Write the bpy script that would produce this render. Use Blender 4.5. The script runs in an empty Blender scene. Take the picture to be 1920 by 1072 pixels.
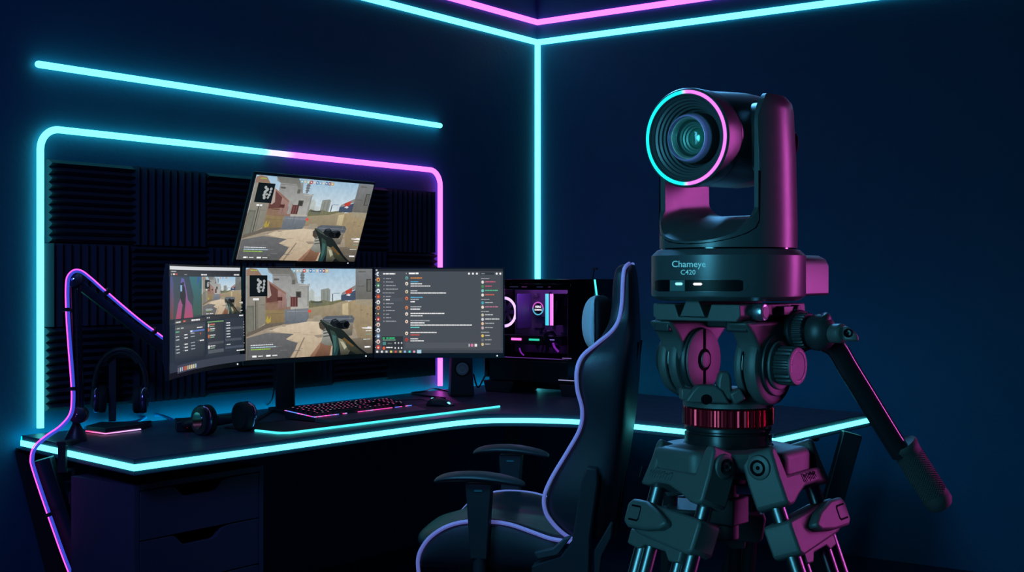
import bpy, bmesh, math, random
from mathutils import Matrix, Vector
from mathutils.geometry import tessellate_polygon
R = math.radians
C = bpy.context.scene.collection
random.seed(7)
F_PX = 2391.0; HZ = 524.0; EYE = 1.293
def P(x, y, d):                       # a point at distance d in front of the lens
    return Vector(((x-960)/F_PX*d, d, EYE-(y-HZ)/F_PX*d))
def onz(x, y, z=0.75):                # a point on the horizontal plane z
    return P(x, y, (EYE-z)*F_PX/(y-HZ))
# ------------------------------------------------------------------ materials
def lin(h):
    h = h.lstrip('#'); v = [int(h[i:i+2],16)/255 for i in (0,2,4)]
    return tuple(c/12.92 if c <= .04045 else ((c+.055)/1.055)**2.4 for c in v)
MATS = {}
def mat(name, col, rough=.5, metal=0, noise=.08, nscale=40, bump=0, bscale=200, coat=0, spec=.5, stretch=None):
    if name in MATS: return MATS[name]
    m = bpy.data.materials.new(name); m.use_nodes = True; nt = m.node_tree; N = nt.nodes; L = nt.links
    b = N['Principled BSDF']; col = lin(col) if isinstance(col, str) else col
    b.inputs['Metallic'].default_value = metal; b.inputs['Coat Weight'].default_value = coat
    b.inputs['Coat Roughness'].default_value = .12; b.inputs['Specular IOR Level'].default_value = spec
    tc = N.new('ShaderNodeTexCoord'); mp = N.new('ShaderNodeMapping'); L.new(tc.outputs['Object'], mp.inputs['Vector'])
    if stretch: mp.inputs['Scale'].default_value = stretch
    nz = N.new('ShaderNodeTexNoise'); nz.inputs['Scale'].default_value = nscale; nz.inputs['Detail'].default_value = 4
    L.new(mp.outputs[0], nz.inputs['Vector'])
    mr = N.new('ShaderNodeMapRange'); L.new(nz.outputs['Fac'], mr.inputs['Value'])
    mr.inputs['To Min'].default_value = max(.02, rough-noise); mr.inputs['To Max'].default_value = min(1, rough+noise)
    L.new(mr.outputs[0], b.inputs['Roughness'])
    mx = N.new('ShaderNodeMix'); mx.data_type = 'RGBA'
    mx.inputs['A'].default_value = (*[c*(1-noise) for c in col], 1); mx.inputs['B'].default_value = (*[min(1, c*(1+noise)) for c in col], 1)
    L.new(nz.outputs['Fac'], mx.inputs['Factor']); L.new(mx.outputs['Result'], b.inputs['Base Color'])
    if bump:
        n2 = N.new('ShaderNodeTexNoise'); n2.inputs['Scale'].default_value = bscale; n2.inputs['Detail'].default_value = 3
        L.new(mp.outputs[0], n2.inputs['Vector'])
        bp = N.new('ShaderNodeBump'); bp.inputs['Strength'].default_value = bump; bp.inputs['Distance'].default_value = .002
        L.new(n2.outputs['Fac'], bp.inputs['Height']); L.new(bp.outputs[0], b.inputs['Normal'])
    MATS[name] = m; return m
def glow(name, col, s=1.0):
    if name in MATS: return MATS[name]
    m = bpy.data.materials.new(name); m.use_nodes = True; b = m.node_tree.nodes['Principled BSDF']
    col = lin(col) if isinstance(col, str) else col
    b.inputs['Base Color'].default_value = (.02, .02, .02, 1); b.inputs['Roughness'].default_value = .6
    b.inputs['Emission Color'].default_value = (*col, 1); b.inputs['Emission Strength'].default_value = s
    MATS[name] = m; return m
def glow_attr(name, s=1.0, noise=0, black=.02, rough=.25):
    if name in MATS: return MATS[name]
    m = bpy.data.materials.new(name); m.use_nodes = True; nt = m.node_tree; N = nt.nodes; L = nt.links
    b = N['Principled BSDF']; a = N.new('ShaderNodeAttribute'); a.attribute_name = 'Col'
    b.inputs['Base Color'].default_value = (black,)*3+(1,); b.inputs['Roughness'].default_value = rough
    b.inputs['Specular IOR Level'].default_value = .2
    b.inputs['Emission Strength'].default_value = s
    if noise:
        tc = N.new('ShaderNodeTexCoord'); nz = N.new('ShaderNodeTexNoise'); nz.inputs['Scale'].default_value = 60
        nz.inputs['Detail'].default_value = 6; L.new(tc.outputs['Object'], nz.inputs['Vector'])
        mr = N.new('ShaderNodeMapRange'); mr.inputs['To Min'].default_value = 1-noise; mr.inputs['To Max'].default_value = 1+noise
        mr.inputs['From Min'].default_value = .3; mr.inputs['From Max'].default_value = .7
        L.new(nz.outputs['Fac'], mr.inputs['Value'])
        vm = N.new('ShaderNodeVectorMath'); vm.operation = 'SCALE'; L.new(a.outputs['Color'], vm.inputs[0]); L.new(mr.outputs[0], vm.inputs['Scale'])
        L.new(vm.outputs[0], b.inputs['Emission Color'])
    else: L.new(a.outputs['Color'], b.inputs['Emission Color'])
    MATS[name] = m; return m
WALL = mat('wall_paint', (.020,.122,.235), .62, noise=.1, nscale=6, bump=.55, bscale=55, spec=.25)
FLOOR = mat('floor_vinyl', (.02,.026,.06), .35, noise=.1, nscale=4, spec=.3)
CEIL = mat('ceiling_paint', (.04,.06,.10), .8, nscale=5)
FOAM = mat('acoustic_foam', (.050,.070,.095), .9, noise=.15, nscale=300, bump=.5, bscale=900, spec=.1)
DESK = mat('desk_laminate', (.075,.090,.15), .40, noise=.1, nscale=15, bump=.12, bscale=260, spec=.5)
DESKU = mat('desk_edge_black', (.012,.013,.016), .5)
STEEL = mat('black_powder_steel', (.03,.032,.04), .42, noise=.05, nscale=60, metal=.3)
CABM = mat('cabinet_lacquer', (.11,.085,.15), .45, noise=.06, nscale=20)
CABD = mat('cabinet_shadow_gap', (.004,.004,.006), .8)
PLAST = mat('black_plastic', (.036,.037,.046), .38, noise=.06, nscale=50)
PLASTM = mat('matte_black_plastic', (.028,.03,.036), .6, noise=.05, nscale=80, bump=.08, bscale=700)
BODY = mat('camera_body_black', (.10,.105,.12), .34, noise=.03, nscale=90, metal=.35, bump=.04, bscale=900)
GLOSS = mat('gloss_black', (.004,.004,.006), .08, noise=.02, coat=.6)
CAST = mat('cast_grey_magnesium', (.10,.105,.11), .5, noise=.05, nscale=120, metal=.25, bump=.12, bscale=1100)
CASTD = mat('dark_cast_alloy', (.05,.052,.06), .42, noise=.05, nscale=120, metal=.4, bump=.08, bscale=1000)
TUBE = mat('brushed_tube', (.22,.23,.25), .34, noise=.08, nscale=40, metal=1.0, stretch=(30,30,1))
DARKTUBE = mat('black_anodised_tube', (.05,.05,.06), .16, noise=.03, metal=.7)
RED = mat('red_anodised', (.75,.02,.045), .25, noise=.05, metal=.85)
RUBBER = mat('knurled_rubber', (.03,.03,.034), .7, noise=.1, nscale=200)
LEATHER = mat('black_leatherette', (.033,.035,.045), .36, noise=.08, nscale=60, bump=.25, bscale=500)
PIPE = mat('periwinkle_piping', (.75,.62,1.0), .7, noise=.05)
PILLOW = mat('pale_pillow_fabric', (.78,.80,.9), .8, noise=.06, nscale=30, bump=.3, bscale=120)
CHROME = mat('chrome', (.7,.72,.78), .12, metal=1, noise=.03)
CYAN = glow('cyan_led', (.33, 2.9, 3.1)); CYANL = glow('cyan_led_soft', (.10, 1.15, 1.2)); CYANB = glow('cyan_led_back', (.0, 4.8, 6.2)); CYANW = glow('cyan_led_back_dim', (.0, 3.0, 5.2))
PIPE.node_tree.nodes['Principled BSDF'].inputs['Emission Color'].default_value=(.30,.27,1,1); PIPE.node_tree.nodes['Principled BSDF'].inputs['Emission Strength'].default_value=.22  # faint emission added so the piping stays evenly bright
PINK = glow('pink_led', (2.5, .33, 2.6))
GRAD = glow_attr('neon_two_tone', 1.0, black=.02)
WHITE = glow('white_led', (1,1,1), 1.5); WPIN = glow('indicator_led', (.9,.95,1), 1.2)
# ------------------------------------------------------------------ mesh builder
def basis(o, x, y, z):
    m = Matrix.Identity(4)
    for i, v in enumerate((x, y, z)):
        for k in range(3): m[k][i] = v[k]
    for k in range(3): m[k][3] = o[k]
    return m
def frame_to(p0, p1, up=Vector((0,0,1))):
    z = (Vector(p1)-Vector(p0)).normalized()
    if abs(z.dot(up)) > .98: up = Vector((1,0,0))
    x = up.cross(z).normalized(); y = z.cross(x)
    return basis(p0, x, y, z)
class MB:
    def __init__(s, M=None): s.v=[]; s.f=[]; s.mi=[]; s.cols=[]; s.M=M or Matrix.Identity(4); s.cur=0; s.col=None
    def add(s, vs, fs, M=None):
        T = s.M @ M if M is not None else s.M; o = len(s.v)
        s.v += [tuple(T @ Vector(v)) for v in vs]
        for f in fs: s.f.append(tuple(i+o for i in f)); s.mi.append(s.cur)
        if s.col is not None: s.cols += [s.col]*len(vs)
    def box(s, c, d, M=None):
        x,y,z = c; a,b,e = d[0]/2, d[1]/2, d[2]/2
        vs = [(x+i*a, y+j*b, z+k*e) for i in (-1,1) for j in (-1,1) for k in (-1,1)]
        s.add(vs, [(0,1,3,2),(4,6,7,5),(0,4,5,1),(2,3,7,6),(0,2,6,4),(1,5,7,3)], M); return s
    def lathe(s, prof, M=None, n=48, close=True):      # prof (r,z) round local z
        vs=[]; fs=[]
        for r,z in prof:
            for k in range(n): a=2*math.pi*k/n; vs.append((r*math.cos(a), r*math.sin(a), z))
        for i in range(len(prof)-1):
            for k in range(n):
                k2=(k+1)%n; fs.append((i*n+k, i*n+k2, (i+1)*n+k2, (i+1)*n+k))
        if close:
            fs.append(tuple(range(n))[::-1]); fs.append(tuple((len(prof)-1)*n+k for k in range(n)))
        s.add(vs, fs, M); return s
    def cyl(s, p0, p1, r0, r1=None, n=24):
        r1 = r0 if r1 is None else r1; T = frame_to(p0, p1); h = (Vector(p1)-Vector(p0)).length
        return s.lathe([(r0,0),(r1,h)], T, n)
    def rcyl(s, p0, p1, r, b=.1, n=28):                # cylinder with rounded rims
        T = frame_to(p0, p1); h=(Vector(p1)-Vector(p0)).length; b=min(b, r*.9, h*.45)
        return s.lathe([(r-b,0),(r-b*.3,b*.3),(r,b),(r,h-b),(r-b*.3,h-b*.3),(r-b,h)], T, n)
    def tube(s, pts, r, n=10, caps=True, flat=1.0):
        pts=[Vector(p) for p in pts]; rings=[]; m=len(pts)
        t0=(pts[1]-pts[0]).normalized(); up=Vector((0,0,1)) if abs(t0.z)<.9 else Vector((0,1,0))
        x=up.cross(t0).normalized()
        for i,p in enumerate(pts):
            t=((pts[min(i+1,m-1)]-p).normalized()+(p-pts[max(i-1,0)]).normalized()); t=t.normalized() if t.length>1e-9 else t0
            x=(x-t*x.dot(t)).normalized(); y=t.cross(x)
            rr=r[i] if isinstance(r,(list,tuple)) else r
            rings.append([p+rr*(x*math.cos(a)+y*math.sin(a)*flat) for a in [2*math.pi*k/n for k in range(n)]])
        s.loft(rings, caps); return s
    def loft(s, rings, caps=True, M=None, closed=False):
        n=len(rings[0]); vs=[tuple(p) for r in rings for p in r]; fs=[]; m=len(rings)
        for i in range(m if closed else m-1):
            j=(i+1)%m
            for k in range(n): k2=(k+1)%n; fs.append((i*n+k,i*n+k2,j*n+k2,j*n+k))
        if caps and not closed: fs.append(tuple(range(n))[::-1]); fs.append(tuple((m-1)*n+k for k in range(n)))
        s.add(vs, fs, M); return s
    def prism(s, poly, z0, z1, M=None):
        n=len(poly); vs=[(x,y,z0) for x,y in poly]+[(x,y,z1) for x,y in poly]
        s.add(vs, [tuple(range(n))[::-1], tuple(range(n,2*n))]+[(k,(k+1)%n,n+(k+1)%n,n+k) for k in range(n)], M); return s
    def sphere(s, c, r, sc=(1,1,1), M=None, n=20):
        prof=[(math.sin(math.pi*k/(n//2))*r+1e-6, -math.cos(math.pi*k/(n//2))*r) for k in range(n//2+1)]
        T=Matrix.Translation(c)@Matrix.Diagonal((*sc,1)); return s.lathe(prof, (M@T) if M is not None else T, n, False)
    def mesh(s, name, inv=None, sharp=35):
        me=bpy.data.meshes.new(name); vs=[inv@Vector(v) for v in s.v] if inv is not None else s.v
        me.from_pydata([tuple(v) for v in vs], [], s.f)
        if s.cols:
            at=me.color_attributes.new('Col','FLOAT_COLOR','POINT')
            for i,c in enumerate(s.cols): at.data[i].color=(*c[:3],1)
        for p,k in zip(me.polygons,s.mi): p.material_index=k
        bm=bmesh.new(); bm.from_mesh(me)
        if not s.cols: bmesh.ops.remove_doubles(bm, verts=bm.verts, dist=1e-6)
        bmesh.ops.recalc_face_normals(bm, faces=bm.faces); bm.to_mesh(me); bm.free()
        if sharp:
            me.shade_smooth(); me.set_sharp_from_angle(angle=R(sharp))
        me.update(); return me
WM = {}
def thing(name, label, cat, loc, group=None, M=None):
    o=bpy.data.objects.new(name, None); C.objects.link(o); o.empty_display_size=.05
    m = M if M is not None else Matrix.Translation(loc); o.matrix_world=m; WM[o]=m.copy()
    o['label']=label; o['category']=cat
    if group: o['group']=group
    return o
def obj(name, mb, mats, parent=None, bevel=0, sub=0, label=None, sharp=35, org=None, seg=2):
    if parent is not None: W=WM[parent]
    else: W=Matrix.Translation(org) if org is not None else Matrix.Identity(4)
    me = mb.mesh(name, W.inverted(), sharp) if isinstance(mb, MB) else mb
    if not isinstance(mb, MB): me.transform(W.inverted())
    o=bpy.data.objects.new(name, me); C.objects.link(o)
    for m in (mats if isinstance(mats,(list,tuple)) else [mats]): me.materials.append(m)
    if parent is not None: o.parent=parent
    else: o.matrix_world=W
    WM[o]=W.copy()
    if bevel:
        b=o.modifiers.new('bevel','BEVEL'); b.width=bevel; b.segments=seg; b.limit_method='ANGLE'; b.angle_limit=R(38); b.harden_normals=False
    if sub:
        q=o.modifiers.new('sub','SUBSURF'); q.levels=sub; q.render_levels=sub
    if label: o['label']=label
    return o
def tag(o, label, cat, group=None):
    o['label']=label; o['category']=cat
    if group: o['group']=group
    return o
def struct(name, mb, m, **k):
    o=obj(name, mb, m, **k); o['kind']='structure'; return o
def boolean(a, cutters, modes):       # a, cutters: MB in world space -> mesh datablock
    oa=bpy.data.objects.new('a', a.mesh('a',sharp=0)); C.objects.link(oa); tmp=[oa]
    for c,m in zip(cutters,modes):
        oc=bpy.data.objects.new('c', c.mesh('c',sharp=0)); C.objects.link(oc); tmp.append(oc)
        d=oa.modifiers.new('b','BOOLEAN'); d.operation=m; d.object=oc; d.solver='EXACT'
    bpy.context.view_layer.update(); dg=bpy.context.evaluated_depsgraph_get()
    me=bpy.data.meshes.new_from_object(oa.evaluated_get(dg))
    for o in tmp: bpy.data.objects.remove(o)
    me.materials.clear(); me.shade_smooth(); me.set_sharp_from_angle(angle=R(30)); return me
def textmesh(s, size, bold=0):
    cu=bpy.data.curves.new('t','FONT'); cu.body=s; cu.size=size; cu.align_x='CENTER'; cu.extrude=.0; cu.offset=bold; cu.resolution_u=3
    o=bpy.data.objects.new('t',cu); C.objects.link(o); bpy.context.view_layer.update()
    me=bpy.data.meshes.new_from_object(o.evaluated_get(bpy.context.evaluated_depsgraph_get())); bpy.data.objects.remove(o)
    vs=[tuple(v.co) for v in me.vertices]; fs=[tuple(p.vertices) for p in me.polygons]; return vs,fs
def smooth(pts, n=8):                 # Catmull-Rom through pts (tuples of any length)
    out=[]; m=len(pts)
    for i in range(m-1):
        p0,p1,p2,p3=pts[max(i-1,0)],pts[i],pts[i+1],pts[min(i+2,m-1)]
        for k in range(n):
            t=k/n; out.append(tuple(.5*((2*b)+(c-a)*t+(2*a-5*b+4*c-d)*t*t+(-a+3*b-3*c+d)*t**3) for a,b,c,d in zip(p0,p1,p2,p3)))
    out.append(tuple(pts[-1])); return out
def sv(pts, n=8): return [Vector(p) for p in smooth([tuple(q) for q in pts], n)]
# ------------------------------------------------------------------ room
CN = Vector((.139, 7.05, 0)); U = Vector((.5915,.8063,0)); NL = Vector((.8063,-.5915,0))   # left wall runs along U, faces NL
V = Vector((.8063,-.5915,0)); NR = Vector((-.5915,-.8063,0)); UP = Vector((0,0,1))
def LW(t, z, off=0): return CN-U*t+NL*off+UP*z
def RW(s, z, off=0): return CN+V*s+NR*off+UP*z
H = 3.0
def slab(pts, th, nrm):
    b=MB(); n=len(pts); q=[p-nrm*th for p in pts]; b.add([tuple(p) for p in pts+q], [tuple(range(n)), tuple(range(n,2*n))[::-1]]+[(k,(k+1)%n,n+(k+1)%n,n+k) for k in range(n)]); return b
struct('wall_left', slab([LW(7.5,0),LW(-.1,0),LW(-.1,H),LW(7.5,H)], .1, NL), WALL)
struct('wall_right', slab([RW(-.0,0),RW(9.5,0),RW(9.5,H),RW(-.0,H)], .1, NR), WALL)
fl=[Vector((-5.5,-1.5,0)),Vector((8.2,-1.5,0)),Vector((8.2,8,0)),Vector((-5.5,8,0))]
struct('floor', slab(fl,.1,UP), FLOOR)
struct('ceiling', slab([p+UP*(H+.1) for p in fl],.1,UP), CEIL)
# ------------------------------------------------------------------ wall lights
def tubething(name, pts, r, m, label, n=12, **k):
    o=obj(name, MB().tube(pts, r, n), m, org=pts[0], **k); return tag(o, label, 'led light')
def roundtube(pts, r, n=5):
    """adds hemispherical ends to a straight run"""
    a,b=Vector(pts[0]),Vector(pts[-1]); ta=(Vector(pts[1])-a).normalized(); tb=(b-Vector(pts[-2])).normalized()
    P0=[];R0=[]
    for k in range(n): q=math.pi/2*k/n; P0.append(a+ta*r*(1-math.cos(q))*1.0 - ta*0); R0.append(max(r*math.sin(q),r*.05))
    mid=[Vector(p) for p in pts[1:-1]]
    P1=[b-tb*r*(1-math.cos(math.pi/2*(n-1-k)/n)) for k in range(n)]; R1=[max(r*math.sin(math.pi/2*(n-1-k)/n),r*.05) for k in range(n)]
    Pm=[a+ta*r*1.01]+mid+[b-tb*r*1.01]; return P0+Pm+P1, R0+[r]*len(Pm)+R1
rt=.0125
pp,rr=roundtube([LW(3.12,2.058,.02),LW(2.2,2.058,.02),LW(1.5,2.058,.02),LW(.855,2.058,.02)],rt)
o=obj('neon_tube', MB().tube(pp,rr,14), CYAN, org=pp[0]); tag(o,'straight cyan neon tube on the left wall above the neon arch','neon light')
# the arch
zt=1.833; tl,tr=3.10,.866; rc=.075; zb=.765; pts=[]
pts.append((tl,zb)); pts+= [(tl,zb+(zt-rc-zb)*k/6) for k in range(1,6)]
pts+=[(tl-rc+rc*math.cos(a), zt-rc+rc*math.sin(a)) for a in [math.pi/2*k/8 for k in range(0,9)]]
tx=[3.0,2.6,2.3,2.1,2.04,2.0,1.96,1.92,1.86,1.7,1.4,1.1]
pts+=[(t,zt) for t in tx if t<tl-rc-.01]
pts+=[(tr+rc-rc*math.sin(a), zt-rc+rc*math.cos(a)) for a in [math.pi/2*k/8 for k in range(0,9)]]
pts+=[(tr,zt-rc+(zb-zt+rc)*k/6) for k in range(1,7)]
ar=MB(); P3=[LW(t,z,.02) for t,z in pts]; ar.tube(P3, rt, 14)
cyc,pkc=Vector((.33,3.1,3.0)),Vector((2.9,.33,2.9))
for i,(t,z) in enumerate(pts):
    f=0 if t>2.0 else 1
    f=min(1,max(0,(2.03-t)/.12)) if z>zt-.01 else (0 if t>2 else 1)
    c=cyc.lerp(pkc,f); 
    if 0<f<1: c=Vector((1.0,.9,1.6))
    ar.cols += [tuple(c)]*14
o=obj('neon_arch', ar, GRAD, org=LW(2,zb)); tag(o,'rounded neon arch framing the foam panels, cyan turning pink on the right','neon light')
def strip(label, a, b, d1, m, w=.03, th=.012):     # flat diffuser profile strip
    t=(b-a).normalized(); d2=t.cross(d1).normalized()
    q=MB(basis(a,t,d2,d1)); L=(b-a).length; q.prism([(0,-w/2),(L,-w/2),(L,w/2),(0,w/2)],0,th)
    o=obj('led_strip', q, m, org=a, bevel=.003); tag(o,label,'led light'); return o
def crease(z,m,la,lb,w):
    strip(la, LW(0,z), LW(5.2,z), NL, m, w); strip(lb, RW(0,z), RW(6.5,z), NR, m, w)
crease(2.602,CYAN,'long cyan led strip high on the left wall running to the room corner','long cyan led strip high on the right wall running to the room corner',.031)
crease(2.713,PINK,'pink led strip topmost on the left wall above the cyan strip','pink led strip topmost on the right wall above the cyan strip',.030)
c0=CN+(NL+NR).normalized()*.012
q=MB().tube([c0+UP*.70,c0+UP*1.5,c0+UP*2.0,c0+UP*2.60],.0165,12); o=obj('led_strip',q,CYAN,org=c0+UP*.7); tag(o,'vertical cyan led strip down the room corner behind the computer','led light')
# ------------------------------------------------------------------ foam panels
cols=[3.067,2.71,2.35,1.99,1.63,1.27,.914]; rows=[(1.425,1.727),(1.124,1.425),(.822,1.124)]
def foam(w,h,horiz,base=.018,dep=.026,n=11):
    b=MB(); L=w if horiz else h; S=h if horiz else w; prof=[(0,0),(0,base)]
    for k in range(n): prof += [(S*(k+.5)/n, base+dep),(S*(k+1)/n-1e-4, base)]
    prof.append((S,0))
    M=Matrix(((0,0,1,0),(1,0,0,0),(0,1,0,0),(0,0,0,1))) if horiz else Matrix(((1,0,0,0),(0,0,1,0),(0,1,0,0),(0,0,0,1)))
    b.prism(prof,0,L,M); return b   # local x along wall, y up, z out
FM={}
rown=['top','middle','bottom']; coln=['leftmost','second from left','third from left','third from right','second from right','rightmost']
for ci in range(6):
    for ri in range(3):
        hz=(ci+ri)%2==0; w=cols[ci]-cols[ci+1]-.004; z0,z1=rows[ri]; key=hz
        if key not in FM:
            FM[key]=foam(.355,.299,hz,n=11 if hz else 10).mesh('foam_panel',None,20); FM[key].materials.append(FOAM)
        o=bpy.data.objects.new('acoustic_panel',FM[key]); C.objects.link(o)
        jog=.012 if (ri!=0 and ci==0) else 0
        o.matrix_world=basis(LW(cols[ci]+jog,z0,.001),U,UP,NL)
        tag(o,f"charcoal foam panel with {'horizontal' if hz else 'vertical'} wedges, {coln[ci]} in the {rown[ri]} row",'acoustic panel','wedge foam panels inside the neon arch')
# ------------------------------------------------------------------ desk
def dz(x,y): p=onz(x,y,.75-.0275); return Vector((p.x,p.y,0))
edge_px=[(33,834),(252,877),(520,840),(740,809),(880,791),(970,788),(1085,791),(1180,799),(1284,809.5),(1370,818),(1452,827),(1630,787.5)]
E=[dz(*p) for p in edge_px]
curve=smooth([tuple(e) for e in E[2:10]],6); curve=[Vector(c) for c in curve]
front=[E[0],E[1]]+curve+[E[10],E[11]]
endp=onz(1630,774); back1=onz(1198,738); cb=CN+(NL+NR).normalized()*.08
back=[Vector((endp.x,endp.y,0)),Vector((back1.x,back1.y,0)),Vector((cb.x,cb.y,0))]
lb=LW(3.19,0,.045); front[0]=Vector((lb.x,lb.y,0))
poly=front+back
desk=thing('corner_desk','dark corner desk with a curved front and a cyan led line round its edge','desk',(0,5.4,0))
b=MB(); b.prism([(p.x,p.y) for p in poly],.697,.75); obj('tabletop',b,DESK,desk,bevel=.003)
# front edge light, a thin raised profile
def ribbon(path, z0, z1, off0, off1):
    b=MB(); m=len(path); rings=[]
    for i,p in enumerate(path):
        ta=(path[min(i+1,m-1)]-p); tb=(p-path[max(i-1,0)]); ta=ta.normalized() if ta.length>1e-6 else tb.normalized(); tb=tb.normalized() if tb.length>1e-6 else ta
        t=(ta+tb).normalized(); n=Vector((t.y,-t.x,0)); k=1/max(.5,n.dot(Vector((ta.y,-ta.x,0))))
        rings.append([p+n*off0*k+UP*z0,p+n*off1*k+UP*z0,p+n*off1*k+UP*z1,p+n*off0*k+UP*z1])
    b.loft(rings); return b
obj('edge_light',ribbon(front,.7135,.7325,-.002,.0045),CYAN,desk,label='cyan led line along the front edge')
bk=[front[-1]]+back+[lb]
obj('added_light_lip',ribbon(back+[lb],.697,.702,-.002,.038),DESKU,desk)  # unseen lip added to stop the rear glow spilling downwards
obj('back_light',ribbon(back[1:]+[lb],.722,.745,-.002,.004),CYANB,desk,label='hidden cyan led line along the rear edge by the left wall')
obj('back_light',ribbon(back[:2],.722,.745,-.002,.004),CYANW,desk,label='hidden dimmer led line along the rear edge by the right wall')
def beam(p0,p1,w,d,side):   # rectangular beam, side = wide direction
    z=(p1-p0).normalized(); x=(side-z*side.dot(z)).normalized(); y=z.cross(x); L=(p1-p0).length
    b=MB(basis(p0,x,y,z)); b.box((0,0,L/2),(w,d,L)); return b
# legs: slanted boards at both ends
ld=4.42
for (a,c,dd) in (((75,852),(198,1250),4.22),((40,836),(130,1180),4.5)):
    p0=P(a[0]+6,a[1]+2,dd); p1=Vector((P(c[0],c[1],dd).x,dd+.05,0)); p0.z=.70
    obj('leg',beam(p0,p1,.062,.04,Vector((1,0,0))),STEEL,desk,bevel=.003)
dr=4.93
for (a,c,dd) in (((1597,808),(1502,1150),dr),((1500,800),(1560,1120),5.35)):
    p0=P(a[0],a[1],dd); p1=Vector((P(c[0],c[1],dd).x,dd,0)); p0.z=.70
    if dd!=dr: p1=Vector((.93,5.47,0)); p0=Vector((1.10,5.47,.70))
    obj('leg',beam(p0,p1,.075,.045,Vector((1,0,0))),STEEL,desk,bevel=.004)
obj('frame_rail',beam(Vector((-1.25,4.2,.675)),Vector((-.2,5.6,.675)),.04,.05,Vector((1,0,0))),STEEL,desk,bevel=.003)
obj('frame_rail',beam(Vector((-.0,5.75,.675)),Vector((1.22,5.08,.675)),.04,.05,Vector((0,1,0))),STEEL,desk,bevel=.003)
obj('leg',beam(Vector((0,6.2,.69)),Vector((0,6.2,0)),.07,.07,Vector((1,0,0))),STEEL,desk,bevel=.004)
# ------------------------------------------------------------------ drawer cabinet
cw,cd,ct=.534,.325,.655; co=Vector((-1.170,3.95,0)); DN=-NL
cab=thing('drawer_cabinet','dark drawer cabinet under the left end of the desk with notched drawer fronts','cabinet',co+U*cw/2+DN*cd/2)
M=basis(co,U,DN,UP)     # x right along front, y to the back, z up
b=MB(M); th=.018
for c,d in (((cw/2,cd/2,ct-th/2),(cw,cd,th)),((th/2,cd/2,(ct-th)/2+.01),(th,cd,ct-th-.02)),((cw-th/2,cd/2,(ct-th)/2+.01),(th,cd,ct-th-.02)),((cw/2,cd-.005,ct/2),(cw-2*th,.01,ct-2*th)),((cw/2,cd/2,.03),(cw-2*th,cd-.02,.02))): b.box(c,d)
obj('body',b,CABM,cab,bevel=.0015)
b=MB(M); b.box((cw/2,.14,ct/2+.01),(cw-2*th-.006,.02,ct-.09)); obj('shade_backing',b,CABD,cab)  # near-black sheet standing in for the shade behind the drawer notches
dh=.157; nw=.115
for k in range(4):
    z1=ct-th-.004-k*dh; z0=max(z1-dh+.004,.03); x0,x1=th+.004,cw-th-.004; xm=(x0+x1)/2
    pl=[(x0,z0),(x1,z0),(x1,z1),(xm+nw,z1),(xm+nw*.72,z1-.006),(xm+nw*.5,z1-.032),(xm+nw*.38,z1-.036),(xm-nw*.6,z1-.036),(xm-nw*.72,z1-.03),(xm-nw*.95,z1-.004),(xm-nw*1.1,z1),(x0,z1)]
    b=MB(M); b.prism(pl,-.0,.018,Matrix(((1,0,0,0),(0,0,1,0),(0,1,0,0),(0,0,0,1)))); obj('drawer',b,CABM,cab,bevel=.0012)
for i,j in ((.05,.05),(cw-.05,.05),(.05,cd-.05),(cw-.05,cd-.05)):
    b=MB(M); b.cyl((i,j,0),(i,j,.025),.02); obj('foot',b,PLAST,cab)
# ------------------------------------------------------------------ screens
def circ(x,y,r,n=12,asp=.56): return [(x+r*asp*math.cos(2*math.pi*k/n), y+r*math.sin(2*math.pi*k/n)) for k in range(n)]
def rect(x0,y0,x1,y1): return [(x0,y0),(x1,y0),(x1,y1),(x0,y1)]
def clipx(poly,x0,x1):
    for s,lim in ((1,x0),(-1,x1)):
        out=[]
        for i in range(len(poly)):
            a,b=poly[i-1],poly[i]; ia=s*(a[0]-lim)>=0; ib=s*(b[0]-lim)>=0
            if ia!=ib: t=(lim-a[0])/(b[0]-a[0]); out.append((lim,a[1]+t*(b[1]-a[1])))
            if ib: out.append(b)
        poly=out
        if not poly: return []
    return poly
def screen(items, fmap, m, parent, nx=1, box=(0,0,100,100)):
    """items: (poly, colour or (top,bottom)); fmap(x01,y01,off)->world"""
    b=MB(); b.col=None; k=0
    for poly,c in items:
        k+=1; ys=[p[1] for p in poly]; y0,y1=min(ys),max(ys)
        ca,cb_=(lin(c[0]),lin(c[1])) if isinstance(c,tuple) else (lin(c),)*2
        tris=tessellate_polygon([[Vector((x,y,0)) for x,y in poly]])
        for t in tris:
            tp=[poly[i] for i in t]
            for j in range(nx):
                q=clipx(tp,100*j/nx,100*(j+1)/nx) if nx>1 else tp
                if len(q)<3: continue
                o=len(b.v); 
                for x,y in q:
                    b.v.append(tuple(fmap(x/100,y/100,k*6e-5))); f=(y-y0)/max(y1-y0,1e-6)
                    b.cols.append(tuple(ca[i]*(1-f)+cb_[i]*f for i in range(3)))
                b.f.append(tuple(range(o,len(b.v)))); b.mi.append(0)
    # orient faces outward
    o0=fmap(.5,.5,0); n0=(fmap(.5,.5,.01)-o0)
    fs=[]
    for f in b.f:
        a,c,d=[Vector(b.v[i]) for i in f[:3]]
        fs.append(f if (c-a).cross(d-a).dot(n0)>0 else f[::-1])
    me=bpy.data.meshes.new('screen'); W=WM[parent].inverted(); me.from_pydata([tuple(W@Vector(v)) for v in b.v],[],fs)
    at=me.color_attributes.new('Col','FLOAT_COLOR','POINT')
    for i,c in enumerate(b.cols): at.data[i].color=(*c,1)
    me.materials.append(m); o=bpy.data.objects.new('screen',me); C.objects.link(o); o.parent=parent; WM[o]=WM[parent].copy(); return o
rg=random.Random(3)
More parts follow.
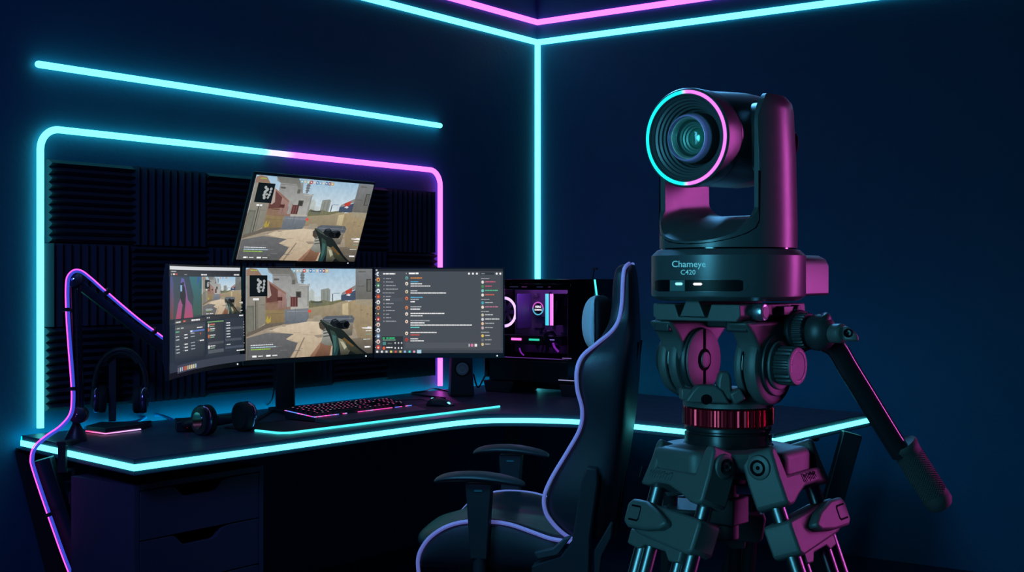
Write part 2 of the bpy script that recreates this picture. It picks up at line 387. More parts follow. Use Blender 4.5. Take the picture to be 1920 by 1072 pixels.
def words(x,y,w,h,c,out,gap=.5):
    xx=x
    while xx<x+w:
        l=min(rg.uniform(1.2,4.5)*h/1.6,x+w-xx)
        if l>.25: out.append((rect(xx,y-h*rg.uniform(.4,.5),xx+l,y+h*.45),c))
        xx+=l+gap*h/1.6*.7
def game(seed=0, rifle=True):
    r=[]; a=r.append
    a((rect(0,0,100,46),('#9fc3dc','#dfe7e8')))
    a((rect(0,45,100,100),('#b5a48e','#8f8577')))
    a(([(48,26),(50,24),(50.5,22),(51,24),(53,27),(53,42),(48,42)],'#b9c2bf'))
    a((rect(53,32,57.5,42),'#c9d2d2')); a(([(58,24),(64,22.5),(65.5,24),(65.5,42),(58,42)],'#8f948e')); a((rect(67,29,67.8,40),'#5a5f63')); a((rect(68,28,73,29),'#93a3b5'))
    a(([(47,39),(50,36),(55,38),(60,36),(66,38),(74,36),(80,38),(80,46),(47,46)],'#767557'))
    a(([(47,45),(58,43),(66,42),(74,38.5),(80,37),(80,58),(47,57)],('#a59a80','#93836a')))
    a((rect(50,37.5,59,39),'#4f5348')); a((rect(51,39,58.5,42),'#6d7062'))
    a(([(16,0),(26,0),(38,3),(40,17),(47,18.5),(49,17),(49,20),(48,20),(48,44),(34,44),(20,26),(20,7),(17,5)],('#8f9090','#b1b0ab')))
    a(([(16,0),(34,0),(39,14),(40,17),(37,17),(33,7),(20,7)],('#73746f','#8b8b86')))
    a((rect(21,11.5,25,13.5),'#5d5d5b')); a((rect(35,13,37.5,18),'#66665f')); a((rect(38,26,42.2,33),'#55534f')); a((rect(38.8,27,41.4,32),'#3d3b39'))
    a(([(42,3),(44,3),(44.6,8),(44,17),(42.3,17),(41.7,9)],'#7c8186'))
    for k in range(4): a((rect(41.3,4+3.2*k,45,4.8+3.2*k),'#5f646a'))
    a(([(14,12),(17,14),(34,31),(34,46),(29,47),(29,61),(14,63)],('#987069','#8a7558')))
    a(([(17,16),(24,24),(24,37),(15,38),(15,15)],'#6b4540')); a(([(24,24),(34,33),(34,45),(24,44)],('#a98580','#93766b')))
    a(([(15,14),(17,13),(19,30),(17,33),(16,33)],'#b4a49c')); a((rect(34,32,39.3,43),'#5b3836')); a((rect(35,33,36,43),'#7d5450')); a((rect(37,33,38,43),'#7d5450'))
    a(([(14,46),(29,47),(29,61),(18,62),(14,58)],('#94805c','#857252')))
    a(([(0,2),(6,1),(14,12),(14.5,60),(8,67),(0,72)],('#9a9588','#858177')))
    a(([(0,2),(3,0),(8,1),(14,12),(14,15),(6,8),(0,9)],('#9b7c6a','#8c7866')))
    a((rect(0,41,5.8,70),'#6f6f66')); a((rect(.8,43,4.8,69),'#7c7c70')); a((rect(6.8,36,7.5,68),'#4b4b47'))
    a(([(0,71),(8,66.5),(15,61.5),(28,60),(30,62),(16,66),(9,70),(0,75)],'#6e655a'))
    a(([(29,46),(48,44.5),(48,56),(46,61),(29,62.5)],('#7f848a','#666d76'))); a(([(34,43.5),(48,43),(48,45),(34,46)],'#b9b4aa'))
    a(([(14.5,58),(16,52),(17,57),(18.5,53),(18.5,59),(16,61)],'#b3a04a'))
    a(([(17,69),(26,64.5),(38,62),(48,60),(58,61),(62,66),(70,72),(74,82),(78,100),(34,100),(37,90),(40,83),(28,80),(36,74),(30,72.5)],('#d6c5ab','#b9a48a')))
    a(([(0,76),(16,71),(36,73.5),(30,79),(39,84),(37,92),(33,100),(0,100)],('#6f6f70','#5a5a5b')))
    a(([(44,78),(45,78),(38,100),(36.5,100)],'#8d8070'));a(([(52,76),(62,75),(66,78),(55,79)],'#9d8f7d'))
    a(([(52,54),(58,53),(59,57),(60,61),(50,60)],'#a09684'))
    a(([(86,0),(100,0),(100,38),(85,37),(86,20)],('#7f8285','#6d6a63'))); a((rect(95,12,99,27),'#4d4d49'));a((rect(96,13,98.6,26),'#6a6a66'))
    a(([(74,31),(86,25),(86,37),(74,37)],'#47546b')); a(([(74,31),(75,28),(86,19),(86,24)],'#8f8a86')); a(([(77.5,26),(83,22.5),(83,28),(78,30)],'#c2483c')); a(([(78,31),(80,29),(82,30),(81,32)],'#d9dce0'))
    a(([(75,40),(85,36.5),(100,37.5),(100,84),(88,82),(84,62),(75,57)],('#ab9877','#8f7f66')))
    a(([(75,41),(79.8,39.5),(79.8,54),(75,53)],('#cfc09a','#bfae8a'))); a(([(86,37),(100,37.5),(100,45),(86,42)],'#a3977f'))
    a(([(59,57),(62,54.5),(83,54.5),(85,58),(84,64),(59,62)],'#5c636c')); a(([(59,62),(84,63),(83,78),(74,79),(72,66),(59,66)],('#8d8778','#5d5850')))
    a(([(47,48),(48.6,46.5),(50,48),(49.5,50),(47.5,50)],'#e0584a'))
    a(([(81,82),(90,81),(100,84),(100,100),(88,100)],('#7d7263','#4e4a44')))
    # wear, edges and small openings of the street view
    for x0,y0,x1,y1,c in ((20,8,33,8.6,'#7d7d79'),(40.5,18.6,48.3,19.4,'#c2c1bb'),(46.6,19.4,48,43,'#93938f'),(30,27,33,43,'#a2a19c'),(8.2,36,8.6,66,'#6d6a60'),(10,20,13,21,'#a9a498'),(9,40,13.5,40.6,'#7a766c'),(86,36,100,37.4,'#9d968a'),(90,40,90.4,80,'#948466'),(81,41,81.4,60,'#8e7e60'),(60,58,83,58.7,'#7d858e'),(66,59,66.4,65,'#4a5058'),(31,48,47,48.5,'#98a0a8'),(37,45,37.4,62,'#646d78'),(15,50,28,50.5,'#7d6c4e'),(17,38,24,38.6,'#5b3a35'),(26,30,26.4,44,'#8a625d'),(30,34,30.4,45,'#8a625d'),(59.5,25,60.1,41,'#7c8078'),(62.5,25,63.1,41,'#7c8078'),(88,3,94,4,'#5c5a54'),(87,20,93,20.6,'#5f5d57'),(23,32,27,36,'#59332f')): a((rect(x0,y0,x1,y1),c))
    rq=random.Random(21)
    for k in range(34):
        x=rq.uniform(12,74); y=rq.uniform(64,96); w=rq.uniform(1.5,6); c=rq.choice(['#c9b89d','#b09c82','#a89479','#cdbda4']) if x>34 and y<90 and x>30+.3*(y-60) else rq.choice(['#6c6b70','#7d7a7c','#64626a']); a((rect(x,y,x+w,y+rq.uniform(.3,.7)),c))
    for k in range(10):
        x=rq.uniform(60,98); y=rq.uniform(42,78)
        if x>78: a((rect(x,y,x+rq.uniform(1,3),y+rq.uniform(.4,1.6)),rq.choice(['#9a8766','#a4906f','#86765a'])))
    if rifle:
        a(([(48,100),(55,87),(58,82),(62,81),(66,86),(64,100)],('#96705a','#6f4c3c'))); a(([(48,100),(55,87),(57,84),(56,90),(52,100)],('#b08a70','#8a6450')))
        a(([(57,85),(58.5,77),(58,71),(59.5,67),(61.5,66),(63,68),(65,70),(68,79),(66.5,89),(61,88)],('#b9bab2','#77786f')))
        for q_ in ([(58.6,70),(63,69),(63.5,70.5),(58.8,72)],[(58.8,73.5),(64,72.5),(64.6,74),(59,75.2)],[(58.8,77),(65.5,76),(66,77.4),(59,78.6)]): a((q_,'#5f605a'))
        a(([(55.2,62.5),(56.3,60.5),(58,61.5),(60.5,64.5),(60.5,69),(58,70.5),(56,68)],'#4b443b'))
        a(([(56,59),(57.5,58.3),(66,64),(72,68),(76,73),(88,92),(95,100),(66,100),(66.5,88),(63.5,76),(60,67)],('#232c29','#14191a')))
        a(([(57,59.4),(58,59),(66,64.6),(70,68),(69,68.6),(62,64.2)],'#4a544f'))
        a(([(64,70),(68,73),(71,81),(71.5,92),(70,100),(66.5,100),(67,86)],('#34493f','#1f4144'))); a(([(66,76),(69,78),(69.6,90),(68,98)],'#3f6460'))
        a(([(71,80),(74,82),(79,89),(81,95),(79,100),(73,100),(72,90)],('#8e8c74','#3c3d33'))); a(([(72.5,84),(75,85),(78,91),(76,94)],'#b9b59c'))
        a(([(76,84),(84,90),(92,100),(86,100),(79,94)],('#4a4d3b','#2a2c24'))); a(([(74,82),(76,80),(84,90),(83,91.5)],'#6b5230'))
        a(([(64,63),(66,58.5),(69,57.8),(71,60),(73,65),(72,69),(67,67)],'#171d21')); a(([(66,59.4),(69,58.6),(70,60),(67,61)],'#39434a'))
        a(([(69,64.5),(72,61),(76,60),(79,61),(80.5,65),(79,69.8),(74,70),(71,68.5)],'#0b0e10')); a((circ(76.8,65.2,4.4),'#1b2024')); a((circ(77.2,65.2,3.3),'#030405')); a(([(72,62),(76,60.6),(77,61.6),(73,63)],'#333b40'))
    a((rect(1.6,8,15,31),'#11191d'))
    for x,y,rr_ in ((8,13,1.6),(9.5,15.5,2),(12.5,14.5,1.6),(8.3,18.5,1.8),(12.4,18,1.4),(8,22,1.8),(10,21,1.2),(12,21.5,1.6),(8.6,25,1.8),(11.4,24.6,1.4)): a((circ(x,y,rr_*1.2,7),'#aeb3b3'))
    words(4,34,4.5,2.4,'#f2f2f2',r)
    hc=['#7fb0c6','#b9b9ae','#a7c0c0','#c43c34','#b8c2c8','#3c6ea8','#6fa3cc','#b7bdbd','#4b78b8','#8c3e44','#cda95a']
    for k,c in enumerate(hc): a((rect(34.5+2.6*k,.8,36.6+2.6*k,4.6),c)); a((circ(35.5+2.6*k,2.7,1.1,6),'#e8e4d8'))
    words(2,2.6,5,1.2,'#a7c24a',r)
    words(2,84,17,1.0,'#dfe6ea',r); words(2,86.4,19,1.0,'#b9d9e8',r); words(2,88.6,15,1.0,'#9fd24a',r)
    words(3,96,3.4,2.2,'#ffffff',r); a((rect(7.5,95.5,11,96.6),'#e9e9e9')); words(13.5,96,3.4,2.2,'#ffffff',r); a((rect(18,95.5,22,96.6),'#e9e9e9'))
    a(([(90,69),(94,69),(95,68),(98,68.4),(98,71),(94,70.6),(90,70)],'#f3f3f3')); words(93,73,5,1.2,'#e9e9e9',r); words(93.5,77,4,.8,'#7fb7a4',r); words(91,83,6,1,'#c9d1c9',r); words(92,92,5,2,'#ffffff',r)
    return r
def chat():
    r=[]; a=r.append
    a((rect(0,0,100,100),'#4b4f56')); a((rect(0,0,100,3),'#2b2e34')); a((rect(0,3,5,96),'#2d3036')); a((rect(5,3,22,96),'#3b3e45')); a((rect(22,3,81,8),'#484c53')); a((rect(81,8,100,94),'#43474e'))
    a((rect(0,96.5,100,100),'#3f444c')); words(.6,1.4,4,1.2,'#e8e8e8',r)
    ac=['#e9eef5','#d99a62','#3f7f58','#dfe6f0','#b8452f','#e8e4de','#c98f6a','#4d4536','#b33a34','#e0cfc6','#e3e8ee','#7d98bb','#e6d3cd','#d23f34']
    for k,c in enumerate(ac): a((circ(2.5,6+6.7*k,2.6),c)); a((circ(2.5,6+6.7*k+.4,1.2,7),['#5a6a8a','#7a2f22','#cfe0d0','#4a4f66','#e87a4a','#6b6f78','#7c3322','#c9b48a','#f0d0c0','#8a4a44','#46506e','#eef2f6','#7d4c42','#ffd5cc'][k])); a((circ(.4,6.3+6.7*k,.5,6),'#f3f3f3'))
    words(6.3,5.8,9.5,1.7,'#f1f1f1',r)
    for k,y in enumerate((11.5,15.5,19.8,24)): a((circ(7,y,.9,6),'#8d9097')); words(8.5,y,4+2*k*.9,1.3,'#9a9da4',r)
    words(6,28.5,9,1.2,'#8f939a',r); a((rect(6,34.6,21.5,38.6),'#51555d'))
    for k,y in enumerate((32.8,36.6,41.2,45.4,49.5,53.8,58,62.2)): a((circ(7,y,.9,6),'#9b9ea4')); words(8.5,y,(4,3,6,4,7,3,4,8)[k],1.3,'#f0f0f0' if k==1 else '#9a9da4',r)
    a((rect(5.5,80,22,96.5),'#33363c')); words(6,82.3,9.5,2.1,'#33b573',r); words(6,84.5,10,.9,'#8fb8a0',r); a((rect(6,86.5,8.6,90.5),'#4c8a86')); words(10,88.5,3,1.2,'#74787f',r)
    for x in (15.8,18.4,20.8): a((circ(x,88,1.1,8),'#cfd2d6')); a((circ(x,94,1.1,8),'#e9ebee'))
    a((circ(7,94.2,2),'#d8694a')); words(8.8,93.4,5,1.3,'#f2f2f2',r)
    words(26.5,5.3,7.5,2.1,'#ffffff',r); a((circ(24.5,5.3,1,6),'#9aa0a6'))
    for x in (73.5,76.6,79.7,95.2,98): a((circ(x,5.6,1.4,8),'#f5f5f5'))
    a((rect(82.3,4,93,7),'#33363b')); words(83,5.6,3,1,'#8b8f95',r)
    av=['#5fa6a8','#f3ead8','#d9cdb2','#e07a55','#e08a5c','#efe3d8','#f2d8c4','#f6e4cf','#c23a33']
    msg=[(10.8,[(9,'#e0913f',0)]),(17.5,[(6,'#4aa8c8',-2.2),(9,'#f2f2f2',.2),(15.5,'#ececec',2.8)]),(27,[(5.3,'#b9bcc0',-1),(28,'#f0f0f0',1.6)]),(35,[(9.5,'#5fb4dc',-1.2),(6.5,'#a8abb0',1.2),(3.4,'#ffffff',4)]),(46,[(8.5,'#b4b7bb',-1),(7.5,'#f5f5f5',1.8)]),(53.5,[(26.5,'#ececec',-.6),(9.5,'#e4e4e4',2.2)]),(62.5,[(15,'#9fa3a8',-1),(11,'#f0f0f0',1.6),(48,'#f0f0f0',4.2),(7,'#69d6d0',7)]),(76.5,[(20.5,'#dedede',-1),(7.3,'#d8584a',1.8)]),(84,[(6,'#eeeeee',-1),(10.5,'#f0f0f0',1.4)])]
    for (y,ls),c in zip(msg,av):
        a((circ(24.8,y,2.1),c)); a((circ(24.8,y+.3,.9,7),'#6b4a3c'))
        for w,cc,dy in ls: words(27.8,y+dy,w,1.35,cc,r,.3)
    a((rect(24,87.5,79.5,94),'#54585f')); a((circ(25.8,90.8,1.2,8),'#e5e7ea')); words(28,90.8,13,1,'#85898f',r)
    for k in range(4): a((rect(69+3*k,89,71+3*k,92.2),['#eeeeee','#eeeeee','#e27aa8','#eeeeee'][k]))
    y=11.5
    for k in range(16):
        if k in (0,4,6,10): words(83,y,6.5,1,'#a6a9ae',r); y+=4.2; 
        cc=['#e6e0dc','#4d8a55','#7fd0cc','#e9e4dc','#49a7bd','#f0e3cf','#c7c2a8','#d5d5dc','#e6bd98','#c7aeb4','#e8c15c','#6b6e78','#d3bd8a','#7fa7c7','#ccb3a0','#c8a080'][k]
        if y<92.5: a((circ(84.3,y,1.9),cc)); words(86.3,y-.4,(8,5,10,7,6,10,6,11,7,6,4,5,4,4,3,3)[k],1.3,['#d85a7a','#d85a7a','#54c48e','#e0604f','#a9acb1','#c77a98','#c9ccd0','#d6d8da','#a9acb1','#a9acb1','#b9b9b9','#9c9fa5','#b0b0b0','#aaa','#aaa','#aaa'][k][:7].ljust(7,'a'),r)
        y+=5.1
    tc=['#e8e8e8','#e8e8e8','#cfd3d8','#e4d86a','#dc5a4c','#c6c07a','#8fc1e6','#57d8d0','#e8a0c0','#9fd0e8']
    for k,c in enumerate(tc): x=1.2+3.6*k; a((rect(x,97,x+1.6,99.3),c)); 
    a((rect(33,96,36.4,100),'#a8cfe2'))
    return r
def studio():
    r=[]; a=r.append
    a((rect(0,0,100,100),'#2a3340')); a((rect(0,0,100,3.3),'#d7dade')); a((rect(0,3.3,100,9.5),'#2d2f35')); words(1,5,9,1,'#b9bcc0',r); a((circ(2.4,7.7,1.1,8),'#8a8f96')); words(5,7.6,3,1.4,'#f0f0f0',r); words(8.4,7.6,3.6,1.4,'#d4504a',r); words(23,7.8,4,1,'#8f9399',r); words(48,7.8,8,1.4,'#f0f0f0',r); words(92,7.6,6.5,1.4,'#e8e8e8',r)
    a((rect(0,9.8,48,50),('#2c3f52','#36474e'))); a(([(0,9.8),(4.5,9.8),(6,30),(5,50),(0,48)],('#3d4a86','#6d3c3c'))); a(([(30,9.8),(48,9.8),(48,48),(34,48),(37,30)],('#2e6a74','#33554f'))); a(([(43,9.8),(46,9.8),(43,18),(41,16)],'#35509a'))
    a(([(9,50),(13,36),(17,30),(17,15),(18,11),(22,12),(25,20),(28,32),(34,38),(36,50)],('#5b5aa6','#a8486a'))); a(([(17,16),(22,15),(25,28),(24,38),(19,36),(16,30)],'#14202a')); a((rect(16.5,18,19,24),'#8fb4dc')); a(([(20,36),(24,38),(22,50),(17,50)],'#22303a'))
    g=game(1)
    for poly,c in g: 
        q=[(48.6+x*.514, 9.8+y*.39) for x,y in poly]; a((q,c))
    a((rect(0,50.5,48,54.5),'#30353e')); words(1,52.6,9,1.5,'#cfd2d6',r); words(14,52.4,4,1.5,'#d5605a',r); words(27,52.3,13,1.7,'#e6e8ea',r); a((rect(48.6,49.3,100,53.4),'#2b313a')); words(50,51.3,4,1.5,'#c9ccd0',r); words(94,51,5,1.5,'#e8e8e8',r)
    a((rect(0,55,48,92),('#2a3848','#202c3a'))); a((rect(0,57,48,60),'#343f4c')); words(1,58.6,7,1.3,'#9fb0ad',r); words(10,58.6,4,1.3,'#b9c4c9',r); words(35,60,8,1.2,'#e0e0e0',r); words(1,61.6,6,1.3,'#57b08e',r); a((rect(24.5,62.2,46,63.6),'#4f76c8')); a((rect(24.5,62,29,63.8),'#cfd9f0'))
    for y in (66,69,75,78,81): words(1,y,5.5,1,'#b9c0c8',r); words(15,y-.6,5,1.2,'#e4e7ea',r); words(25,y-1,6,1,'#9ba7b3',r)
    a((circ(39,66,1,6),'#d8624f')); words(38,73,6,1.3,'#e9e9e9',r)
    a((rect(49,55,72,90),'#2b3440')); a((rect(73,53.5,99,87),'#2e3744'))
    a((rect(49,55,72,56.2),'#6fa06a'))
    for y,c in ((59,'#d8d0c8'),(63.5,'#d9713f'),(70,'#d9713f'),(81,'#f0f0f0')): a((circ(50.8,y,2),c)); words(52.8,y-.8,7,1.3,'#d8745a' if y==59 else '#d0d3d6',r); words(52.8,y+1.2,6,1.1,'#8fae98',r)
    a((rect(49.4,76,71.5,78.5),'#464d57')); a((rect(49.4,84,71.5,87.5),'#525a64')); a((rect(73.5,62.5,98.5,65),'#4e5661')); a((rect(73.5,74.5,95,77),'#4a525d')); a((rect(73.5,82.5,98.5,85),'#465060'))
    for y in (58,60.5,63.5,66.5,69.5,72.5,80.5): words(75,y,5,1.1,'#dfe2e5',r); a((circ(98,y,.6,6),'#e0e0e0'))
    a((rect(0,92.5,100,100),'#3d4350'))
    for k,c in enumerate(['#f0f0f0','#c9ccd0','#9fc3e0','#d85a44','#e0783f','#cfc7a0','#e6d6a8','#efe3c0','#f0dca0','#9fd0dc']): a((rect(1+3.1*k,94.8,2.6+3.1*k,98.6),c))
    words(88,87.8,10,1.3,'#e8e8e8',r); return r
IMG=glow_attr('lit_display_image',.92,noise=.09); UI=glow_attr('lit_display_interface',.95)
ZT,ZB=1.335,1.004
def monitor(name,label,plan,back,bottom,items,m,nx,zt=ZT,zb=ZB,group=None,bez=.006,ledx=.97):
    """plan: function s->(point,normal) along the panel; z-range zt..zb"""
    p,n=plan(.5); t=thing(name,label,'monitor',Vector((p.x,p.y,zb-bottom)))
    N=12; rings=[]
    for i in range(N+1):
        s=-.012+1.024*i/N; p,n=plan(s); k=1 if 0<i<N else .5
        rings.append([p+n*.0+UP*(zb-bottom),p+n*.0+UP*(zt+bez),p-n*.022*k+UP*(zt+bez),p-n*back*k+UP*(zt-.05),p-n*back*k+UP*(zb+.03),p-n*.022*k+UP*(zb-bottom)])
    b=MB().loft(rings); obj('housing',b,PLAST,t,bevel=.0015)
    def fm(x,y,off): q,nn=plan(x); return q+nn*(.0006+off)+UP*(zt+(zb-zt)*y)
    screen(items,fm,m,t,nx)
    q,nn=plan(ledx); l=MB(); l.cyl(q+UP*(zb-bottom*.55),q+nn*.002+UP*(zb-bottom*.55),.0028,n=10); obj('power_indicator',l,WPIN,t,label='small white indicator light')
    return t
def bez2(a,m,c):
    ctrl=m*2-(a+c)/2
    def f(s):
        p=a*(1-s)**2+ctrl*2*s*(1-s)+c*s*s; d=(ctrl-a)*2*(1-s)+(c-ctrl)*2*s; d.normalize(); return p, Vector((d.y,-d.x,0))
    return f
v2=lambda x,y: Vector((x,y,0))
monitor('curved_monitor','curved left monitor showing a streaming dashboard in two columns',bez2(v2(-1.049,3.906),v2(-1.035,4.26),v2(-.970,4.545)),.035,.020,studio(),UI,16)
monitor('computer_monitor','middle monitor of the lower row showing a shooter game',bez2(v2(-.952,4.56),v2(-.752,4.792)+v2(.8063,-.5915)*-.006,v2(-.552,5.02)),.035,.019,game(),IMG,12,ledx=.95)
monitor('computer_monitor','right monitor of the lower row showing a dark chat window',bez2(v2(-.5396,5.025),v2(-.2877,5.03),v2(-.0357,5.025)),.035,.020,chat(),UI,1,ledx=.955)
# upper tilted monitor
B=Vector((-.995,4.6,1.366)); th=R(19.6); upv=(UP*math.cos(th)+NL*math.sin(th)); nrm=(NL*math.cos(th)-UP*math.sin(th)); hh,ww=.319,.612
t=thing('computer_monitor','upper monitor mounted alone above the others and tilted down, showing the same game','monitor',B+U*ww/2)
b=MB(basis(B,U,upv,nrm)); b.box((ww/2,hh/2-.002,-.006),(ww+.022,hh+.024,.011)); b.box((ww/2,hh/2,-.022),(ww*.8,hh*.75,.03)); obj('housing',b,PLAST,t,bevel=.002)
screen(game(2),lambda x,y,off: B+U*ww*x+upv*hh*(1-y)+nrm*(.0006+off),IMG,t,1)
b=MB(basis(B,U,upv,nrm)); b.cyl((ww-.03,-.008,0),(ww-.03,-.008,.001),.0025,n=8); obj('power_indicator',b,WPIN,t)
# multi-monitor stand
sp=Vector((-.942,5.30,.75)); st=thing('monitor_stand','dark monitor stand post behind the middle monitor','monitor stand',sp)
b=MB(basis(sp,U,-NL,UP)); b.prism([(-.16,-.22),(-.12,-.23),(0,-.05),(.13,-.23),(.17,-.21),(.05,.05),(-.05,.05)],0,.014); obj('base',b,PLASTM,st,bevel=.003)
b=MB(basis(sp,Vector((1,0,0)),Vector((0,1,0)),UP)); b.box((0,0,.43),(.076,.045,.85)); obj('pole',b,PLASTM,st,bevel=.006)
def arm(a,bb,w=.035):
    return beam(a,bb,w,.03,UP)
s1=sp+UP*.44
obj('arm',arm(s1,Vector((-.80,4.87,1.19))),PLASTM,st,bevel=.004)
obj('arm',arm(s1+UP*.03,Vector((-1.07,4.72,1.22))),PLASTM,st,bevel=.004)
obj('arm',arm(Vector((-1.07,4.72,1.22)),Vector((-1.075,4.28,1.19))),PLASTM,st,bevel=.004)
obj('arm',arm(s1+UP*.03,Vector((-.55,5.26,1.22))),PLASTM,st,bevel=.004)
obj('arm',arm(Vector((-.55,5.26,1.22)),Vector((-.29,5.07,1.19))),PLASTM,st,bevel=.004)
mc=B+U*ww/2+upv*hh/2-nrm*.037
obj('arm',arm(sp+UP*.80,mc),PLASTM,st,bevel=.004)
# ------------------------------------------------------------------ desk mat with lit edge
ZD=.75
c0=onz(532,815); c1=onz(938,763.5); c2=onz(468,803)
ux=(c1-c0).normalized(); lx=(c1-c0).length; uy=(c2-c0); uy=(uy-ux*uy.dot(ux)).normalized(); ly=.34
mt=thing('desk_mat','thin dark desk mat with a glowing cyan edge under the keyboard','desk mat',c0+ux*lx/2+uy*ly/2)
M=basis(Vector((c0.x,c0.y,ZD)),ux,uy,UP)
def rr_poly(x0,y0,x1,y1,r,n=6):
    o=[]
    for cx,cy,a0 in ((x1-r,y0+r,-90),(x1-r,y1-r,0),(x0+r,y1-r,90),(x0+r,y0+r,180)):
        for k in range(n+1): a=R(a0+90*k/n); o.append((cx+r*math.cos(a),cy+r*math.sin(a)))
    return o
b=MB(M); b.prism(rr_poly(0,0,lx,ly,.03),.0003,.0035); obj('mat_sheet',b,mat('mat_fabric',(.02,.022,.032),.7,nscale=300),mt)
pth=[(0,.15)]+[(.0,.05)]+[(.035-.035*math.cos(a),.035-.035*math.sin(a)) for a in [R(90)*k/6 for k in range(7)]]+[(lx*.5,0),(lx-.005,0)]
b=MB(M); b.tube([(x,y,.0045) for x,y in pth],.0042,8); obj('edge_glow',b,CYANL,mt,label='glowing cyan edge')
# ------------------------------------------------------------------ keyboard
k0=onz(617,795.5); L=.585; DK=-NL
kb=thing('keyboard','backlit mechanical keyboard with a wrist rest and pink lit keys','keyboard',k0+U*L/2+DK*.12)
M=basis(Vector((k0.x,k0.y,ZD+.0035)),U,DK,UP)
tilt=lambda y:.018+(y-.075)*.10
b=MB(M); b.add([(0.01,0,0),(L-.01,0,0),(L,.078,0),(0,.078,0),(.012,.004,.006),(L-.012,.004,.006),(L-.004,.076,.017),(.004,.076,.017)],[(0,3,2,1),(4,5,6,7),(0,1,5,4),(1,2,6,5),(2,3,7,6),(3,0,4,7)])
obj('wrist_rest',b,mat('wrist_rest_rubber',(.075,.075,.085),.5,noise=.06,nscale=60),kb,bevel=.0015)
b=MB(M); b.prism([(.078,.003),(.235,.003),(.24,.02),(.235,tilt(.235)),(.078,tilt(.078))],0,L,Matrix(((0,0,1,0),(1,0,0,0),(0,1,0,0),(0,0,0,1))))
obj('case',b,PLAST,kb,bevel=.0015)
rk=random.Random(5)
b=MB(M)
def glowdots(x0,y0,x1,y1,n):
    for k in range(n):
        t=(k+.5)/n; x=x0+(x1-x0)*t; y=y0+(y1-y0)*t; c=rk.choice(['#ff4fc8','#ff4fb0','#7a7bff','#c9a8ff','#ff7ad8','#5a90ff'])
        b.col=tuple(v*1.3 for v in lin(c)); b.box((x,y,tilt(y)+.0012),(abs(x1-x0)/n*.9+.003,abs(y1-y0)/n*.9+.003,.0024))
for seg_ in (((-.001,.235,-.001,.079,16),(0,.0765,.13,.0765,12)),((.155,.0765,.175,.0765,2),),((.24,.0765,.44,.0765,14),),((.46,.0765,.50,.0765,3),),((.525,.0765,.56,.0765,3),)):
    b=MB(M)
    for a_ in seg_: glowdots(*a_)
    b.col=None; obj('edge_light',b,glow_attr('keyboard_lights',1.0),kb,label='pink and blue glowing edge line')
KEYM=mat('keycap_black',(.012,.012,.016),.5)
kg=[glow('key_legend_pink','#ff5fb4',.8),glow('key_legend_pale','#e8b8d8',.6)]
kw={}
def key(w,kind):
    if (w,kind) in kw: return kw[(w,kind)]
    q=MB(); h=.0115; a=w/2-.0012; c=.0105
    q.add([(-a,-c,0),(a,-c,0),(a,c,0),(-a,c,0),(-a+.0018,-c+.0015,h),(a-.0018,-c+.0015,h),(a-.0018,c-.003,h),(-a+.0018,c-.003,h)],[(0,3,2,1),(4,5,6,7),(0,1,5,4),(1,2,6,5),(2,3,7,6),(3,0,4,7)])
    if w<.09:
        q.cur=1; q.add([(-.0045,0,h+.0002),(.0045,0,h+.0002),(.0045,.0045,h+.0002),(-.0045,.0045,h+.0002)],[(0,1,2,3)])
    me=q.mesh('key',None,0); me.materials.append(KEYM); me.materials.append(kg[kind]); kw[(w,kind)]=me; return me
def putkey(x,y,w,kind=None):
    o=bpy.data.objects.new('key',key(w,rk.random()<.4 if kind is None else kind)); C.objects.link(o); o.parent=kb
    T=M@Matrix.Translation((x,y,tilt(y)+.0005))@Matrix.Rotation(math.atan(.10),4,'X'); o.matrix_parent_inverse=Matrix.Identity(4); o.matrix_basis=WM[kb].inverted()@T
pt=.0238; X0=.018
rws=[[1]*13,[1]*13+[2],[1.5]+[1]*12+[1.5],[1.75]+[1]*11+[2.25],[2.25]+[1]*10+[2.75],[1.25,1.25,1.25,6.25,1.25,1.25,1.25,1.25]]
for ri,rw in enumerate(rws):
    x=X0; y=.222-ri*.0255
    for j,w in enumerate(rw):
        if ri==0 and j in (1,5,9): x+=pt*.5
        putkey(x+w*pt/2,y,round(w*pt,5)); x+=w*pt
for ri in range(6):
    y=.222-ri*.0255
    for j in range(3):
        if ri==3 or (ri==4 and j!=1): continue
        putkey(.385+j*pt,y,round(pt,5))
    for j in range(4):
        if ri==0 or (ri in(3,5) and j==3): continue
        if ri==5 and j==1: continue
        putkey(.470+j*pt,y,round(pt,5))
# ------------------------------------------------------------------ mouse
mo=onz(826,762); ms=thing('computer_mouse','black gaming mouse with two cyan lit spots beside the lit mat','mouse',mo)
fm_=Vector((-.62,.78,0)).normalized(); sm_=Vector((.78,.62,0)); Mm=basis(Vector((mo.x,mo.y,ZD+.0004)),Vector((.93,-.36,0)).normalized(),Vector((.36,.93,0)).normalized(),UP)
b=MB(Mm); rings=[]
for t,w,h in ((-.062,.012,.012),(-.058,.024,.022),(-.04,.033,.036),(-.012,.033,.040),(.02,.029,.034),(.045,.030,.022),(.058,.024,.012),(.062,.012,.008)):
    rings.append([(t,-w,0),(t,-w*1.02,h*.35),(t,-w*.72,h*.85),(t,-w*.25,h),(t,w*.25,h),(t,w*.72,h*.85),(t,w*1.02,h*.35),(t,w,0)])
b.loft(rings); obj('shell',b,PLAST,ms,sub=2,sharp=80)
b=MB(Mm); b.sphere((.045,-.017,.016),.009,(1.0,.5,.8)); obj('side_light',b,glow('mouse_led',(.25,.95,1.0),1),ms,label='cyan lit spot')
b=MB(Mm); b.sphere((-.035,-.004,.0335),.008,(1,.6,.45)); obj('wheel_light',b,MATS['mouse_led'],ms,label='cyan lit spot')
